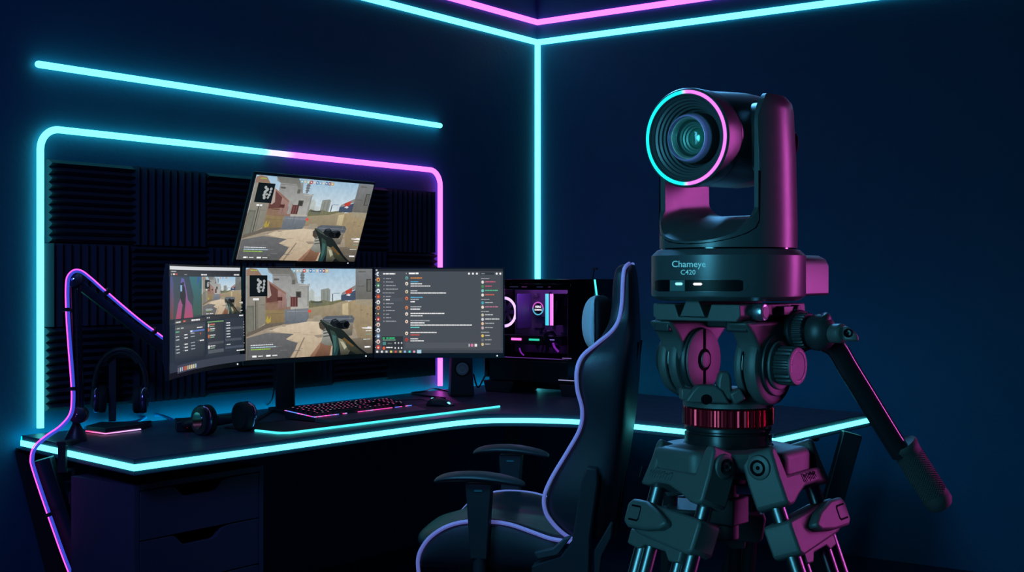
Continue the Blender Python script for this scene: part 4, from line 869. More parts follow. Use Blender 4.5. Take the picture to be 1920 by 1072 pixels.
# pillow
f0,zt_=ch(1112,560,-.13); _,zb3=ch(1112,655,-.13); fbk,_=ch(1146,610,0)
pil=thing('head_pillow','pale blue head pillow strapped to the front of the gaming chair headrest','pillow',MC@Vector((fbk+.05,0,(zt_+zb3)/2)))
zm=(zt_+zb3)/2; hz=(zt_-zb3)/2+.012
fx0,_=ch(1085,610,-.10); fx1,_=ch(1115,610,-.12); fx2,_=ch(1147,610,-.10)
def pill(fa,fb,fc_,name,m):
    b=MB(MC); rings=[]
    for j in range(11):
        l=-1+2*j/10; s_=max(.25,(1-abs(l)**3.2))
        ring=[]
        for k in range(16):
            a=2*math.pi*k/16; c_,q_=math.cos(a),math.sin(a); sg=1 if c_>0 else -1
            z=zm+hz*q_*(.8+.2*s_)
            f=fb+ (fa-fb)*(abs(c_)**.8)*s_ if c_>0 else fb-(fb-fc_)*(abs(c_)**.6)*s_
            ring.append(Vector((f,l*.135,z)))
        rings.append(ring)
    b.loft(rings); return obj(name,b,m,pil,sub=1,sharp=80)
pill(fx0,fx1,fx1-.004,'cushion_front',PILLOW)
pill(fx1-.0015,fx1-.004,fx2+.006,'cushion_back',mat('pillow_back_dark',(.02,.022,.03),.8))
# ------------------------------------------------------------------ PTZ camera and tripod share this frame
AX=Vector((.2405,1.42,0)); fn=Vector((-.652,-.758,0)).normalized(); fs_=Vector((.758,-.652,0)).normalized()
K=1.42/F_PX
def zy(y,d=1.42): return EYE-(y-HZ)*d/F_PX
MH=basis(AX,fs_,-fn,UP)     # local x = side (right, nearer), y = backwards, z up ; forward = -y
ptz=thing('ptz_camera','black pan-tilt conference camera with a cyan and pink lit lens ring on the tripod','camera',AX+UP*zy(562))
# base
rB=.0848
b=MB(MH); b.lathe([(.074,zy(563)),(.0785,zy(561)),(rB-.0008,zy(555)),(rB,zy(552)),(rB,zy(480)),(rB-.0015,zy(477.5)),(.0785,zy(469.5)),(.0765,zy(468.5))],n=96)
base=obj('base',b,BODY,ptz,sharp=25)
b=MB(MH); b.lathe([(.0745,zy(469.5)),(.0745,zy(465))],n=64); obj('swivel_gap',b,GLOSS,ptz)
b=MB(MH); z0,z1=zy(554,1.45),zy(478.5,1.47); 
b.add([],[]); pf=[(-.057,z0),(.057,z0),(.057,z1-.012),(.053,z1-.004),(.044,z1),(-.044,z1),(-.053,z1-.004),(-.057,z1-.012)]
b.prism(pf,.04,.131,Matrix(((1,0,0,0),(0,0,1,0),(0,1,0,0),(0,0,0,1)))); obj('connector_housing',b,BODY,ptz,bevel=.003,seg=3)
# window strip and lights wrapped round the front of the base
def wrap(px,py,r,off=0):   # point on the base cylinder seen at (px,py)
    dx=(px-960)/F_PX; d=Vector((dx,1,0)); a=d.dot(d); bb=-2*(d.x*AX.x+d.y*AX.y); c=AX.x**2+AX.y**2-(r+off)**2; D=max(bb*bb-4*a*c,0)
    t=(-bb-math.sqrt(D))/(2*a); return Vector((d.x*t,t,EYE-(py-HZ)/F_PX*t))
def patch(px0,px1,py0,py1,off,m,name,parent,n=16,rc_=0,th=.0006,**k):
    b=MB(); rings=[]
    for i in range(n+1):
        x=px0+(px1-px0)*i/n; e=min(x-px0,px1-x); ins=0
        if rc_ and e<rc_: ins=rc_-math.sqrt(max(rc_**2-(rc_-e)**2,0))
        ins=min(ins,(py1-py0)/2*.98)
        o0,o1=[wrap(x,y,rB,-.0004) for y in (py0+ins,py1-ins)]; q0,q1=[wrap(x,y,rB,off) for y in (py0+ins,py1-ins)]
        rings.append([o0,o1,q1,q0])
    b.loft(rings); return obj(name,b,m,parent,sharp=30,**k)
patch(1226,1403,523.5,547,.0003,BODY,'window_frame',base,24,11.5)
wn=patch(1228,1393,524.5,546,.0007,mat('window_black',(.003,.003,.005),.45,spec=.2),'sensor_window',base,24,2,label='glossy black sensor window')
patch(1256,1284,525,545.5,.0009,mat('window_teal_glass',(.10,.17,.18),.15),'window_pane',base,6)
patch(1265.5,1280,529.5,534.5,.0014,glow('led_pale_cyan',(.35,1.0,1.0),1.0),'status_light',base,8,2.4,label='pale cyan status light')
patch(1299,1317,530,534.8,.0014,glow('led_pale_white',(1,.96,.97),1.0),'status_light',base,8,2.4,label='white status light')
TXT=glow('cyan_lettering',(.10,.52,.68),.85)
def wraptext(s,size,cx,ybase,bold=0.0,name='lettering'):
    vs,fs=textmesh(s,size,bold); b=MB()
    for v in vs:
        px=cx+v[0]; py=ybase-v[1]; b.v.append(tuple(wrap(px,py,rB,.0006)))
    b.f=[tuple(f) for f in fs]; b.mi=[0]*len(fs); obj(name,b,TXT,base,sharp=0,label='pale cyan lettering')
wraptext('Chameye',17.0,1291.5,500.5,.12); wraptext('C420',13.0,1290,514.6,.05)
# yoke
rY=.0757; zB=zy(466); zT=zy(189)
a=MB(MH); pr=[(rY,zB-.0),(rY,zy(420)),(rY-.0015,zy(300)),(rY-.004,zy(215)),(rY-.006,zy(200)),(rY-.012,zy(188)),(rY-.022,zT)]
a.lathe(pr,n=128)
slot=MB(MH); w=.059
def usec(y,zb,w):
    r_=.016; o=[(-w,zT+.05),(w,zT+.05),(w,zb+r_)]
    for k in range(1,9): q=R(90)*k/9; o.append((w-r_+r_*math.cos(q),zb+r_-r_*math.sin(q)))
    o.append((w-r_,zb)); o.append((-w+r_,zb))
    for k in range(1,9): q=R(90)*k/9; o.append((-w+r_-r_*math.sin(q),zb+r_-r_*math.cos(q)))
    o.append((-w,zb+r_)); return [Vector((x,y,z)) for x,z in o]
secs=[(-.11,zy(478,1.35),.0590),(-.072,zy(449,1.365),.0580),(-.055,zy(432,1.38),.0570),(-.035,zy(416,1.39),.0560),(-.01,zy(407,1.41),.0557),(.04,zy(404,1.45),.0557),(.11,zy(404,1.48),.0557)]
slot.loft([usec(y,z,ww) for y,z,ww in secs])
side=MB(MH); arc=[(-.2,zB-.01),(.2,zB-.01),(.2,zy(330))]
prof=[(-.12,zB-.02),(.12,zB-.02),(.12,zy(300))]+[(.02+.045*math.cos(q),zy(245)+.0385*math.sin(q)) for q in [R(90)*k/8 for k in range(0,9)]]+[(-.004+.0365*math.cos(R(90)+q),zy(245)+.0385*math.sin(R(90)+q)) for q in [R(90)*k/8 for k in range(0,9)]]+[(-.0405,zy(270)),(-.0405,zy(395)),(-.050,zy(415)),(-.12,zy(432))]
side.prism(prof,-.12,.12,Matrix(((0,0,1,0),(1,0,0,0),(0,1,0,0),(0,0,0,1))))
ym=boolean(a,[side,slot],['INTERSECT','DIFFERENCE'])
yoke=obj('yoke',ym,BODY,ptz)
bv=yoke.modifiers.new('bevel','BEVEL'); bv.width=.0012; bv.segments=2; bv.limit_method='ANGLE'; bv.angle_limit=R(50)
# fine groove following the cut-out on the front face of the yoke
def lipline(dw,r_,m,name):
    for half in (1,):
        pts=[]
        def yz(x,z): return -math.sqrt(max(rY**2-x*x,1e-6))
        w2=.0585+dw
        for k in range(8): z=zy(330)+(zy(420)-zy(330))*k/8; pts.append((-w2,yz(w2,z),z))
        for k in range(13):
            q=math.pi*k/12; x=-w2*math.cos(q); zb=zy(420)-(.0205+dw*.7)*math.sin(q)**.9; pts.append((x,yz(x,zb),zb))
        for k in range(8): z=zy(420)+(zy(330)-zy(420))*(k+1)/8; pts.append((w2,yz(w2,z),z))
        q=MB(MH); q.tube(pts,r_,6); obj(name,q,m,yoke)
lipline(.0045,.0006,GLOSS,'groove')
b=MB(MH); b.rcyl((.66*.07,.75*.07,zy(268)),(.66*.0775,.75*.0775,zy(268)),.0135,.0015); obj('pivot_cap',b,BODY,yoke)
# head, lens axis pitched slightly down
pz=EYE+.1506+.0045; T=MH@Matrix.Translation((0,0,pz))@Matrix.Rotation(R(-3),4,'X')@Matrix(((1,0,0,0),(0,0,-1,0),(0,1,0,0),(0,0,0,1)))
# in T: local z = forward of the lens, x = side, y = up
T=MH@Matrix.Translation((0,0,pz))@Matrix.Rotation(R(3),4,'X')@Matrix(((1,0,0,0),(0,0,-1,0),(0,1,0,0),(0,0,0,1)))
fd=.0865
b=MB(T); b.lathe([(.012,-.060),(.036,-.057),(.048,-.050),(.0525,-.038),(.0535,-.02),(.0520,.035),(.0515,fd-.030)],n=96); head=obj('head',b,BODY,ptz,sharp=25)
b=MB(T); b.cyl((-.0545,0,0),(.0545,0,0),.038,n=48); obj('tilt_axle',b,PLAST,head)
b=MB(T); b.lathe([(.0500,fd-.0305),(.0500,fd-.0290)],n=96,close=False); obj('seam',b,GLOSS,head)
b=MB(T); b.lathe([(.0460,fd-.030),(.0515,fd-.0293),(.0522,fd-.026),(.0530,fd-.006),(.0528,fd-.002),(.0515,fd),(.0505,fd),(.0505,fd-.0012),(.0466,fd-.0012),(.0466,fd+.0002),(.0455,fd+.0002),(.0447,fd-.002),(.0425,fd-.004),(.0420,fd-.0055),(.0396,fd-.0065),(.0390,fd-.009),(.0368,fd-.010),(.0362,fd-.0125),(.0342,fd-.0135),(.0336,fd-.0165),(.0316,fd-.0175),(.0308,fd-.023),(.0290,fd-.024),(.0285,fd-.034),(.001,fd-.034)],n=96,close=False)
bezel=obj('lens_bezel',b,BODY,head,sharp=20)
q=MB(T); n=96; rings=[]
for k in range(n):
    a_=2*math.pi*k/n; cs_,sn=math.cos(a_),math.sin(a_); prf=[(.0469,fd-.001),(.0469,fd+.0003),(.0474,fd+.0008),(.0498,fd+.0008),(.0503,fd+.0003),(.0503,fd-.001)]
    rings.append([Vector((r*cs_,r*sn,z)) for r,z in prf]); f=.5-.5*max(-1,min(1,-cs_/.07)); q.cols+=[tuple(Vector((.012,1.3,1.25)).lerp(Vector((1.6,.27,1.6)),f))]*6
q.loft(rings,closed=True); obj('ring_light',q,GRAD,bezel,label='ring light, cyan on the left half and pink on the right half')
fe_=fd+.012
# lens group
b=MB(T); b.lathe([(.0275,fe_-.046),(.0275,fe_-.024),(.0270,fe_-.0215),(.0258,fe_-.0215),(.0255,fe_-.023),(.0250,fe_-.040),(.001,fe_-.040)],n=64,close=False); lens=obj('lens_barrel',b,PLASTM,head,sharp=25)
IR=mat('lens_coating_violet',(.80,.45,.95),.35,metal=.2,coat=.8)
b=MB(T); b.lathe([(.0262,fe_-.0220),(.0252,fe_-.0165),(.0238,fe_-.0135),(.0228,fe_-.0132),(.0222,fe_-.018)],n=64,close=False); obj('front_element',b,IR,lens,sharp=60)
b=MB(T); b.lathe([(.0224,fe_-.017),(.0222,fe_-.0195),(.0214,fe_-.0188),(.0202,fe_-.0198),(.0194,fe_-.026)],n=64,close=False); obj('lens_ring',b,mat('lens_ring_metal',(.8,.85,.8),.35,metal=.8),lens,sharp=30)
b=MB(T); b.lathe([(.0196,fe_-.0245),(.0178,fe_-.0275),(.0176,fe_-.028),(.0156,fe_-.029),(.0154,fe_-.031),(.0134,fe_-.0315),(.0132,fe_-.034),(.0110,fe_-.0345),(.0108,fe_-.038),(.001,fe_-.038)],n=64,close=False); obj('inner_baffle',b,mat('baffle_dark',(.22,.28,.27),.35,metal=.4),lens,sharp=20)
b=MB(T); b.lathe([(.0108,fe_-.036),(.0092,fe_-.0325),(.006,fe_-.0305),(.0005,fe_-.0298)],n=48,close=False); obj('rear_element',b,mat('green_coating',(.20,.50,.40),.2,metal=.5,coat=1),lens,sharp=60)
lg_=bpy.data.materials.new('lens_glass'); lg_.use_nodes=True; nt=lg_.node_tree; nt.nodes.clear(); N_=nt.nodes
o_=N_.new('ShaderNodeOutputMaterial'); t_=N_.new('ShaderNodeBsdfTransparent'); t_.inputs[0].default_value=(.82,.95,.92,1); g_=N_.new('ShaderNodeBsdfGlossy'); g_.inputs['Roughness'].default_value=.03; g_.inputs['Color'].default_value=(.8,.9,1,1); mx=N_.new('ShaderNodeMixShader'); fr=N_.new('ShaderNodeFresnel'); fr.inputs[0].default_value=1.5
nt.links.new(fr.outputs[0],mx.inputs[0]); nt.links.new(t_.outputs[0],mx.inputs[1]); nt.links.new(g_.outputs[0],mx.inputs[2]); nt.links.new(mx.outputs[0],o_.inputs[0])
b=MB(T); b.lathe([(.0198,fe_-.0225),(.0175,fe_-.0200),(.014,fe_-.0178),(.0095,fe_-.0163),(.0045,fe_-.0155),(.0004,fe_-.0153)],n=64,close=False); obj('glass_element',b,lg_,lens,sharp=60)
# ------------------------------------------------------------------ tripod with fluid head
tri=thing('video_tripod','heavy grey video tripod with a fluid head, red levelling ring and a long pan handle','tripod',AX)
# top plate with dovetail
zt2,zb2=zy(569,1.40),zy(600,1.40)
pw,pf_,pb=.0545,.0675,.0755
b=MB(MH)
sec=[(-pw,zt2),(-pw+.028,zt2),(-pw+.033,zt2-.014),(.015,zt2-.014),(.020,zt2),(pw,zt2-.0),(pw+.001,zb2+.006),(pw-.004,zb2),(-pw+.006,zb2),(-pw,zb2+.004)]
XZ=Matrix(((1,0,0,0),(0,0,1,0),(0,1,0,0),(0,0,0,1)))
b.prism(sec,-pf_,pb,XZ); hd=obj('head_plate',b,CAST,tri,bevel=.0012)
b=MB(MH); sec=[(-pw+.0355,zt2-.0135),(.0125,zt2-.0135),(.004,zt2+.005),(-pw+.044,zt2+.005)]; b.prism(sec,-pf_-.001,pb-.01,XZ); obj('quick_release_plate',b,CAST,tri,bevel=.001)
b=MB(MH); b.rcyl((.0,0,zt2+.004),(.0,0,zy(562)),.05,.001); obj('mounting_pad',b,RUBBER,tri)
b=MB(MH); b.rcyl((pw-.004,-.034,zb2+.010),(pw+.012,-.034,zb2+.010),.0095,.002); kn=obj('lock_knob',b,mat('bright_knob',(.45,.5,.6),.25,metal=.9),tri); b=MB(MH); b.cyl((pw+.0115,-.034,zb2+.010),(pw+.0125,-.034,zb2+.010),.0062); obj('knob_recess',b,STEEL,kn)
b=MB(MH); b.box((pw+.004,.025,zb2+.0105),(.010,.028,.010)); b.rcyl((pw+.002,.040,zb2+.0105),(pw+.012,.040,zb2+.0105),.0062,.001); obj('release_lever',b,CASTD,tri,bevel=.0015)
for bx_ in (((-.050,-.05,zb2-.006),(.020,.016,.014)),((.043,-.045,zb2-.005),(.026,.020,.012))):
    b=MB(MH); b.box(*bx_); obj('plate_stop',b,CASTD,tri,bevel=.002)
# drums
zc1=zy(674,1.44); zc2=zy(682,1.40)
def drum(x0,x1,r,z,name='drum',m=CAST,b_=.004,par=tri): q=MB(MH); q.rcyl((x0,0,z),(x1,0,z),r,b_,64); return obj(name,q,m,par,sharp=28)
dl=drum(-.068,-.056,.0405,zc1); drum(-.0545,-.042,.0405,zc1,'drum_ring'); drum(-.056,-.0535,.0385,zc1,'drum_gap',GLOSS); drum(-.042,-.033,.037,zc1,'drum_inner',CASTD)
drum(-.082,-.067,.024,zc1,'counterbalance_dial',CASTD,.003); 
fc_=drum(-.033,-.0305,.0352,zc1,'drum_face',CAST,.001)
q=MB(MH); q.box((-.0301,0,zc1+.021),(.0012,.0032,.027)); q.box((-.0301,0,zc1-.022),(.0012,.0032,.025)); q.lathe([(.0125,0),(.0125,.0008),(.0095,.0008),(.0095,0)],basis(Vector((-.0304,0,zc1)),Vector((0,1,0)),UP,Vector((1,0,0))),32,False); obj('face_groove',q,mat('groove_black',(.003,.003,.004),.9,spec=.05),fc_)
drum(-.0305,-.028,.009,zc1,'drum_hub',CAST,.001)
drum(.031,.041,.0425,zc2,'drum',CAST,.004); drum(.0405,.0425,.041,zc2,'drum_gap',GLOSS); dr_=drum(.0425,.060,.0440,zc2,'drum',CAST,.006); drum(.060,.0635,.0335,zc2,'drum_face',CASTD,.003); drum(.063,.067,.0265,zc2,'drum_ring',CAST,.002)
# ribbed drag knob
def ribbed(T,r,h,n,dep,m,name,par,z0=0,fill=.5):
    q=MB(T); N=n*4; ring=[]
    for k in range(N): rr_=r if (k%4)<2 else r-dep; a_=2*math.pi*k/N; ring.append((rr_*math.cos(a_),rr_*math.sin(a_)))
    q.loft([[(x*.97,y*.97,z0) for x,y in ring],[(x,y,z0+h*.08) for x,y in ring],[(x,y,z0+h*.92) for x,y in ring],[(x*.97,y*.97,z0+h) for x,y in ring]]); return obj(name,q,m,par,sharp=25)
Tk=MH@basis(Vector((.0665,0,zc2)),Vector((0,1,0)),UP,Vector((1,0,0)))
kn=ribbed(Tk,.0212,.0185,22,.0014,CASTD,'drag_knob',tri)
q=MB(Tk); q.lathe([(.0205,.0183),(.0198,.0200),(.0178,.0203),(.0150,.0203),(.0147,.0199),(.0005,.0199)],n=48,close=False); obj('knob_cap',q,CAST,kn,sharp=25)
q=MB(Tk)
for a0_,a1_ in ((100,170),(175,200),(30,80),(-20,10),(-60,-35),(-110,-75)):
    n_=8; rr2=[]
    for k in range(n_): a_=R(a0_+(a1_-a0_)*(k+.15)/n_); a2=R(a0_+(a1_-a0_)*(k+.75)/n_); q.add([(.0160*math.cos(a_),.0160*math.sin(a_),.0205),(.0172*math.cos(a_),.0172*math.sin(a_),.0205),(.0172*math.cos(a2),.0172*math.sin(a2),.0205),(.0160*math.cos(a2),.0160*math.sin(a2),.0205)],[(0,1,2,3)])
obj('knob_marking',q,mat('pink_paint',(.8,.45,.7),.4),kn,sharp=0)
# arms from plate to the drums
for s_,zc_ in ((-1,zc1),(1,zc2)):
    x0=-.066 if s_<0 else .034; x1=-.036 if s_<0 else .060
    q=MB(MH); q.prism([(-.062,zb2-.001),(.066,zb2-.001),(.060,zb2-.010),(.040,zc_+.02),(.036,zc_-.0),(-.036,zc_),(-.038,zc_+.020),(-.046,zb2-.016)],x0,x1,Matrix(((0,0,1,0),(1,0,0,0),(0,1,0,0),(0,0,0,1)))); obj('side_bracket',q,CAST,tri,bevel=.004,seg=3)
q=MB(MH); q.box((-.0,.03,zb2-.005),(.09,.03,.010)); obj('cross_bridge',q,CASTD,tri,bevel=.002)
# pedestal
zd0,zd1=zy(757),zy(741)
q=MB(MH); q.lathe([(.050,zd0-.001),(.0498,zd0+.004),(.046,zd1-.002),(.043,zd1)],n=64); ped=obj('pan_base',q,CAST,tri,sharp=30)
q=MB(MH); q.box((-.045,0,zd1+.012),(.022,.045,.030)); q.box((.046,0,zd1+.012),(.024,.045,.030)); q.box((0,.01,zd1+.002),(.08,.05,.012)); obj('drum_support',q,CASTD,tri,bevel=.004)
for (px,py,dd,w_,h_,a_) in ((1287,738,1.385,.014,.013,0),(1381,742,1.365,.013,.013,-.5)):
    c_=P(px,py,dd); q=MB(Matrix.Translation(c_)@Matrix.Rotation(a_,4,'Y')); q.box((0,0,0),(w_,.018,h_)); obj('lug',q,CAST,tri,bevel=.002)
c_=P(1325,742,1.372); q=MB(basis(c_,Vector((1,0,0)),Vector((0,1,0)),UP)); q.prism([(-.024,-.006),(.024,-.008),(.016,.006),(.008,.012),(-.010,.012),(-.016,.006)],-.008,.012,XZ); obj('clamp_lug',q,CAST,tri,bevel=.002); q=MB(); q.cyl(c_+Vector((-.002,-.0095,-.003)),c_+Vector((-.002,-.007,-.003)),.0055); obj('lug_hole',q,GLOSS,tri)
q=MB(); c_=P(1357,722,1.375); q.loft([[c_+Vector((sx*w_,sy*.008,z_)) for sx,sy in ((-1,-1),(1,-1),(1,1),(-1,1))] for z_,w_ in ((-.016,.0085),(.006,.0075),(.015,.005))]); obj('pan_lock',q,CAST,tri,bevel=.003)
# red ring
ribbed(MH,.0497,zy(760)-zy(795),40,.0012,RED,'levelling_ring',tri,zy(795))
q=MB(MH); q.lathe([(.0485,zy(761)),(.0478,zy(758)),(.048,zy(757))],n=64,close=False); obj('ring_seat',q,GLOSS,tri)
q=MB(MH); q.lathe([(.0465,zy(794)),(.0478,zy(797)),(.0482,zy(800)),(.0482,zy(803)),(.0462,zy(805)),(.0462,zy(808)),(.0480,zy(810)),(.0480,zy(829)),(.0500,zy(831)),(.0510,zy(834)),(.0505,zy(836))],n=72); col_=obj('bowl_collar',q,mat('collar_alloy',(.035,.037,.042),.25,metal=.6),tri,sharp=30)
# spider
q=MB(MH); q.lathe([(.0505,zy(832)),(.064,zy(832)),(.073,zy(835)),(.076,zy(842)),(.072,zy(858)),(.060,zy(872)),(.040,zy(876))],n=48); obj('spider',q,CAST,tri,sharp=40)
q=MB(MH); q.cyl((0,0,zy(876)),(0,0,zy(905)),.020); q.cyl((0,0,zy(900)),(0,0,zy(1010)),.012); q.box((0,0,zy(955)),(.034,.034,.03)); obj('centre_column',q,PLASTM,tri,bevel=.002)
ck=P(1398,917,1.40); q=MB(); q.rcyl(ck-Vector((.010,0,0)),ck+Vector((.010,0,0)),.0055,.001); obj('bowl_clamp_knob',q,mat('blue_lit_knob',(.45,.55,.85),.35),tri,label='clamp knob coloured as lit pale blue')  # pale blue colour carries the blue light on the knob
def leg(O,W,theta,hgt,h=.064,front=True,cut=0.0):
    Cn=Vector((AX.x,AX.y,0)); O=Vector(O).normalized(); W=Vector(W).normalized(); hin=Cn+O*h+UP*hgt
    A=(O*math.sin(theta)-UP*math.cos(theta)).normalized(); Nn=W.cross(A).normalized()
    if Nn.dot(O)<0: Nn=-Nn
    M=basis(hin,W,A,Nn)   # x across, y down the leg, z outward
    inner=1 if W.y<0 else 1
    # shoulder block of the spider filling the notch
    q=MB(basis(Cn+UP*hgt,W,O,UP)); q.prism([(-.037,.0),(.037,.0),(.037,h+.012),(.031,h+.021),(-.031,h+.021),(-.037,h+.012)],-.019,.015); mc_=CAST if front else PLASTM; sh=obj('leg_shoulder',q,mc_,tri,bevel=.008,seg=4)  # rear leg in black plastic, its shade put into the colour
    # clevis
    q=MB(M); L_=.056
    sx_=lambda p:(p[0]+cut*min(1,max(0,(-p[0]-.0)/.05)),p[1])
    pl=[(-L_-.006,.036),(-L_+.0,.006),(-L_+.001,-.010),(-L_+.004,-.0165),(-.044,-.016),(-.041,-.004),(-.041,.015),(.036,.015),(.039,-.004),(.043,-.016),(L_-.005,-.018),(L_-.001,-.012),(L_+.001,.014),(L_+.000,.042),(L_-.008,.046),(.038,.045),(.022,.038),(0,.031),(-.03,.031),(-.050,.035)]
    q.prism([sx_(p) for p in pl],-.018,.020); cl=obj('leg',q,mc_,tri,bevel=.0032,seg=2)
    for s_ in (-1,1):
        q=MB(M); xo=cut if s_<0 else 0; q.rcyl((s_*(L_-.008)+xo,0,.001),(s_*(L_+.003)+xo,0,.001),.0135,.003); ear=obj('hinge_ear',q,mc_,cl)
        q=MB(M); T_=basis(Vector((s_*(L_+.0025)+xo,0,.001)),Vector((0,1,0)),Vector((0,0,1)),Vector((s_,0,0))); q.lathe([(.0085,0),(.0085,.0014),(.0060,.0014),(.0055,.0002),(.0025,.0002),(.0020,.001),(.0003,.001)],T_,24,False); obj('hinge_bolt',q,GLOSS,cl)
    # embossed mark on the plate
    rg2=random.Random(9); q=MB(M)
    for k in range(9):
        x=-.030+.005*k*.8; q.tube(sv([(x,.021+rg2.uniform(-.002,.002),.0203),(x+.003,.019+rg2.uniform(-.001,.001),.0203),(x+.001,.027+rg2.uniform(-.002,.002),.0203)],3),.0004,5)
    q.box((-.044,.023,.0201),(.0006,.012,.0006)); obj('embossed_mark',q,CASTD,cl)
    # collar
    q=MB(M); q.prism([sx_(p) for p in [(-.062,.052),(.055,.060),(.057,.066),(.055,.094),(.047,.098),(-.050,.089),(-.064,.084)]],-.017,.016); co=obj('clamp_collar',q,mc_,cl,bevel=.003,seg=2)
    sd=-1
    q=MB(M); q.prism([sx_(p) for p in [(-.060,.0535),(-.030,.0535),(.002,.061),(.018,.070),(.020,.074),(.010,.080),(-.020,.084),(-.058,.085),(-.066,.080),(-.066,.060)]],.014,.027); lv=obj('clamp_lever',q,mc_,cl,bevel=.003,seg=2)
    q=MB(M); q.prism([sx_(p) for p in [(-.058,.0605),(-.040,.0605),(-.037,.063),(-.037,.075),(-.040,.0775),(-.058,.0775),(-.058,.0755),(-.041,.0755),(-.039,.074),(-.039,.064),(-.041,.0625),(-.058,.0625)]],.0262,.0275); obj('lever_recess',q,GLOSS,cl)
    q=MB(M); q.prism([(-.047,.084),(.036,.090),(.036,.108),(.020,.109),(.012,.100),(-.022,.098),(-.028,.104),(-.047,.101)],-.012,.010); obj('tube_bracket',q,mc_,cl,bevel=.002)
    tot=(hgt-.03)/math.cos(theta)
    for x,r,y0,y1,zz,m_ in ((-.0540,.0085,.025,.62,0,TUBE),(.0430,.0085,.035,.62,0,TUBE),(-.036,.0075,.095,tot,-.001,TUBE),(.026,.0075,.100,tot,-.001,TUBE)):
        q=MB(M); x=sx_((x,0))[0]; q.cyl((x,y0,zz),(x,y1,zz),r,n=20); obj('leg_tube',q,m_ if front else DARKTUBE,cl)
    q=MB(M); q.box((0,.62,0),(.13,.04,.03)); obj('lower_clamp',q,CAST,cl,bevel=.005)
    q=MB(); fp=hin+A*tot; q.rcyl(Vector((fp.x,fp.y,0.001)),Vector((fp.x,fp.y,.035)),.03,.006); obj('rubber_foot',q,RUBBER,cl)
leg((-.80,-.60,0),(.60,-.80,0),R(20.5),zy(869,1.36),cut=.022)
leg((.80,-.60,0),(-.60,-.80,0),R(20.0),zy(871,1.36))
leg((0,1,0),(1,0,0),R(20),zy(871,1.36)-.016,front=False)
# pan handle
ra=P(1497,612,1.375); rb_=P(1520,618,1.375)
q=MB(); q.rcyl(P(1478,622,1.42),P(1506,620,1.40),.0235,.004); ro=obj('rosette',q,CASTD,tri)
ribbed(frame_to(P(1500,621,1.40),P(1522,621,1.39)),.0205,.012,30,.0012,CASTD,'rosette_teeth',tri)
q=MB(); q.sphere(P(1536,623,1.39),.0195,(1,1,1.05)); q.rcyl(P(1530,596,1.39),P(1541,612,1.39),.0145,.004); obj('handle_clamp',q,CASTD,tri,sharp=60)
q=MB(); q.loft([[P(1541,600,1.39)+Vector((0,s_*.010,t_*.0)) for s_,t_ in ((-1,1),(1,1))]+[P(1560,640,1.39)+Vector((0,s_*.010,0)) for s_ in (1,-1)],[P(1560,612,1.39)+Vector((0,s_*.010,0)) for s_ in (-1,1)]+[P(1566,640,1.39)+Vector((0,s_*.010,0)) for s_ in (1,-1)]]); obj('clamp_jaw',q,CASTD,tri,bevel=.003)
q=MB(); q.rcyl(P(1550,625,1.385),P(1582,625,1.365),.0105,.003)
q.loft([[P(1580,y,1.362+o_) for y,o_ in ((611,-.006),(638,-.006),(638,.006),(611,.006))],[P(1590,y,1.358+o_) for y,o_ in ((612,-.006),(639,-.006),(639,.006),(612,.006))],[P(1603,y,1.355+o_) for y,o_ in ((622,-.005),(640,-.005),(640,.005),(622,.005))],[P(1610,y,1.353+o_) for y,o_ in ((630,-.003),(640,-.003),(640,.003),(630,.003))]]); wl=obj('wing_screw',q,CAST,tri,bevel=.002)
q=MB(); q.lathe([(.0048,0),(.0048,.001),(.0034,.001),(.003,0),(.0012,0),(.001,.0006),(.0002,.0006)],frame_to(P(1590,624,1.352),P(1591,624,1.340)),20,False); obj('screw_cap',q,GLOSS,wl)
hp_=[P(1548,640,1.41),P(1568,652,1.41),P(1590,688,1.415),P(1630,753,1.425),P(1668,815,1.435),P(1690,850,1.44)]
q=MB(); q.tube(sv(hp_,6),.0118,28); obj('pan_handle',q,DARKTUBE,tri,sharp=60)
g0,g1=P(1691,831,1.44),P(1765,948,1.45)
gm_=frame_to(g0,g1); gl=(g1-g0).length
q=MB(gm_); q.lathe([(.0120,.002),(.0155,0),(.0170,.003),(.0160,.008),(.0155,.012),(.0152,gl-.016),(.0160,gl-.013),(.0158,gl-.005),(.013,gl),(.004,gl+.002)],n=40); gr=obj('handle_grip',q,RUBBER,tri,sharp=40)
q=MB(gm_)
for i in range(34):
    z=.016+i*(gl-.034)/34
    for k in range(26):
        a_=2*math.pi*(k+.5*(i%2))/26; c_=Vector((.0153*math.cos(a_),.0153*math.sin(a_),z)); d_=Vector((math.cos(a_),math.sin(a_),0)); t_=Vector((-d_.y,d_.x,0)); e=.0013
        q.add([c_+t_*e,c_+UP*e,c_-t_*e,c_-UP*e,c_+d_*.0008],[(0,1,4),(1,2,4),(2,3,4),(3,0,4)])
o=obj('grip_studs',q,RUBBER,gr,sharp=0); o['kind']='stuff'
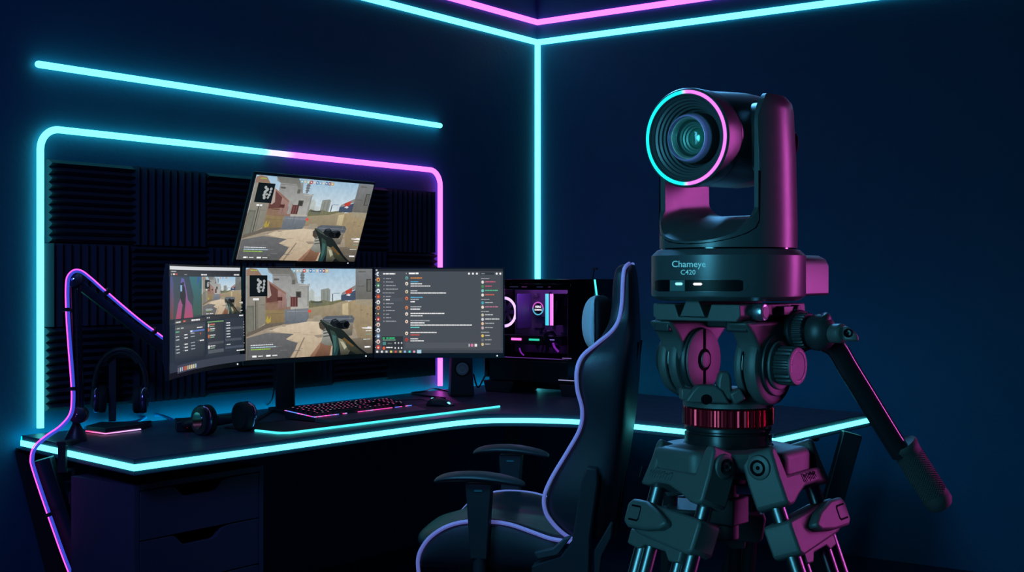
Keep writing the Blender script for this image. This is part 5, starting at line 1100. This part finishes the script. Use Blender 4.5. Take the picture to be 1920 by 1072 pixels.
# ------------------------------------------------------------------ lamps out of frame: side keys, then added top, chair and room fills
def area(name,loc,to,sx,sy,col,e,spread=120):
    l=bpy.data.lights.new(name,'AREA'); l.shape='RECTANGLE'; l.size=sx; l.size_y=sy; l.energy=e; l.color=col; l.spread=R(spread)
    o=bpy.data.objects.new(name,l); C.objects.link(o); d=(Vector(to)-Vector(loc)); o.matrix_world=basis(Vector(loc),*(lambda z:(UP.cross(z).normalized(), z.cross(UP.cross(z).normalized()), z))(-d.normalized())); return o
area('pink_studio_lamp',(1.95,1.85,1.25),(.24,1.42,1.18),.14,1.4,(1,.14,.80),3.8,90)
area('teal_studio_lamp',(-.70,.30,1.35),(.2,1.42,1.08),.30,1.1,(.13,.74,1),2.5,80)
area('blue_top_lamp',(.15,3.3,2.85),(.25,1.45,1.3),1.2,.35,(.12,.5,1),9,70)  # unseen lamp placed for blue highlights along the upper edges
area('chair_fill',(-.9,2.6,2.7),(.3,4.0,.8),.6,.6,(.10,.62,1),2.6,60)  # unseen fill added to light the chair
area('violet_room_fill',(-1.4,1.2,2.75),(-.9,5.2,.9),.8,.8,(.15,.30,1),6.5,90)  # unseen fill added to lift the whole desk area
l=bpy.data.lights.new('case_lamp','POINT'); l.energy=.9; l.color=(.62,.22,1); l.shadow_soft_size=.03
o=bpy.data.objects.new('case_lamp',l); C.objects.link(o); o.location=basis(pc0+UP*zb_,pcx,pcy,UP)@Vector((.27,.05,.49))
w=bpy.data.worlds.new('w'); bpy.context.scene.world=w; w.use_nodes=True; bg=w.node_tree.nodes['Background']; bg.inputs[0].default_value=(.05,.06,.42,1); bg.inputs[1].default_value=.028
cam=bpy.data.cameras.new('camera'); co_=bpy.data.objects.new('camera',cam); C.objects.link(co_); cam.sensor_width=36; cam.sensor_fit='HORIZONTAL'; cam.lens=36*F_PX/1920
co_.location=(0,0,EYE); co_.rotation_euler=(R(90),0,0); cam.shift_y=-(536-HZ)/1920; cam.clip_start=.05
sc=bpy.context.scene; sc.camera=co_; sc.view_settings.view_transform='Standard'; sc.view_settings.look='None'; sc.view_settings.gamma=1; sc.view_settings.exposure=0; sc.view_settings.use_curve_mapping=False
sc.cycles.use_denoising=True; sc.cycles.max_bounces=6; sc.cycles.diffuse_bounces=3; sc.cycles.sample_clamp_indirect=4; sc.cycles.transparent_max_bounces=8
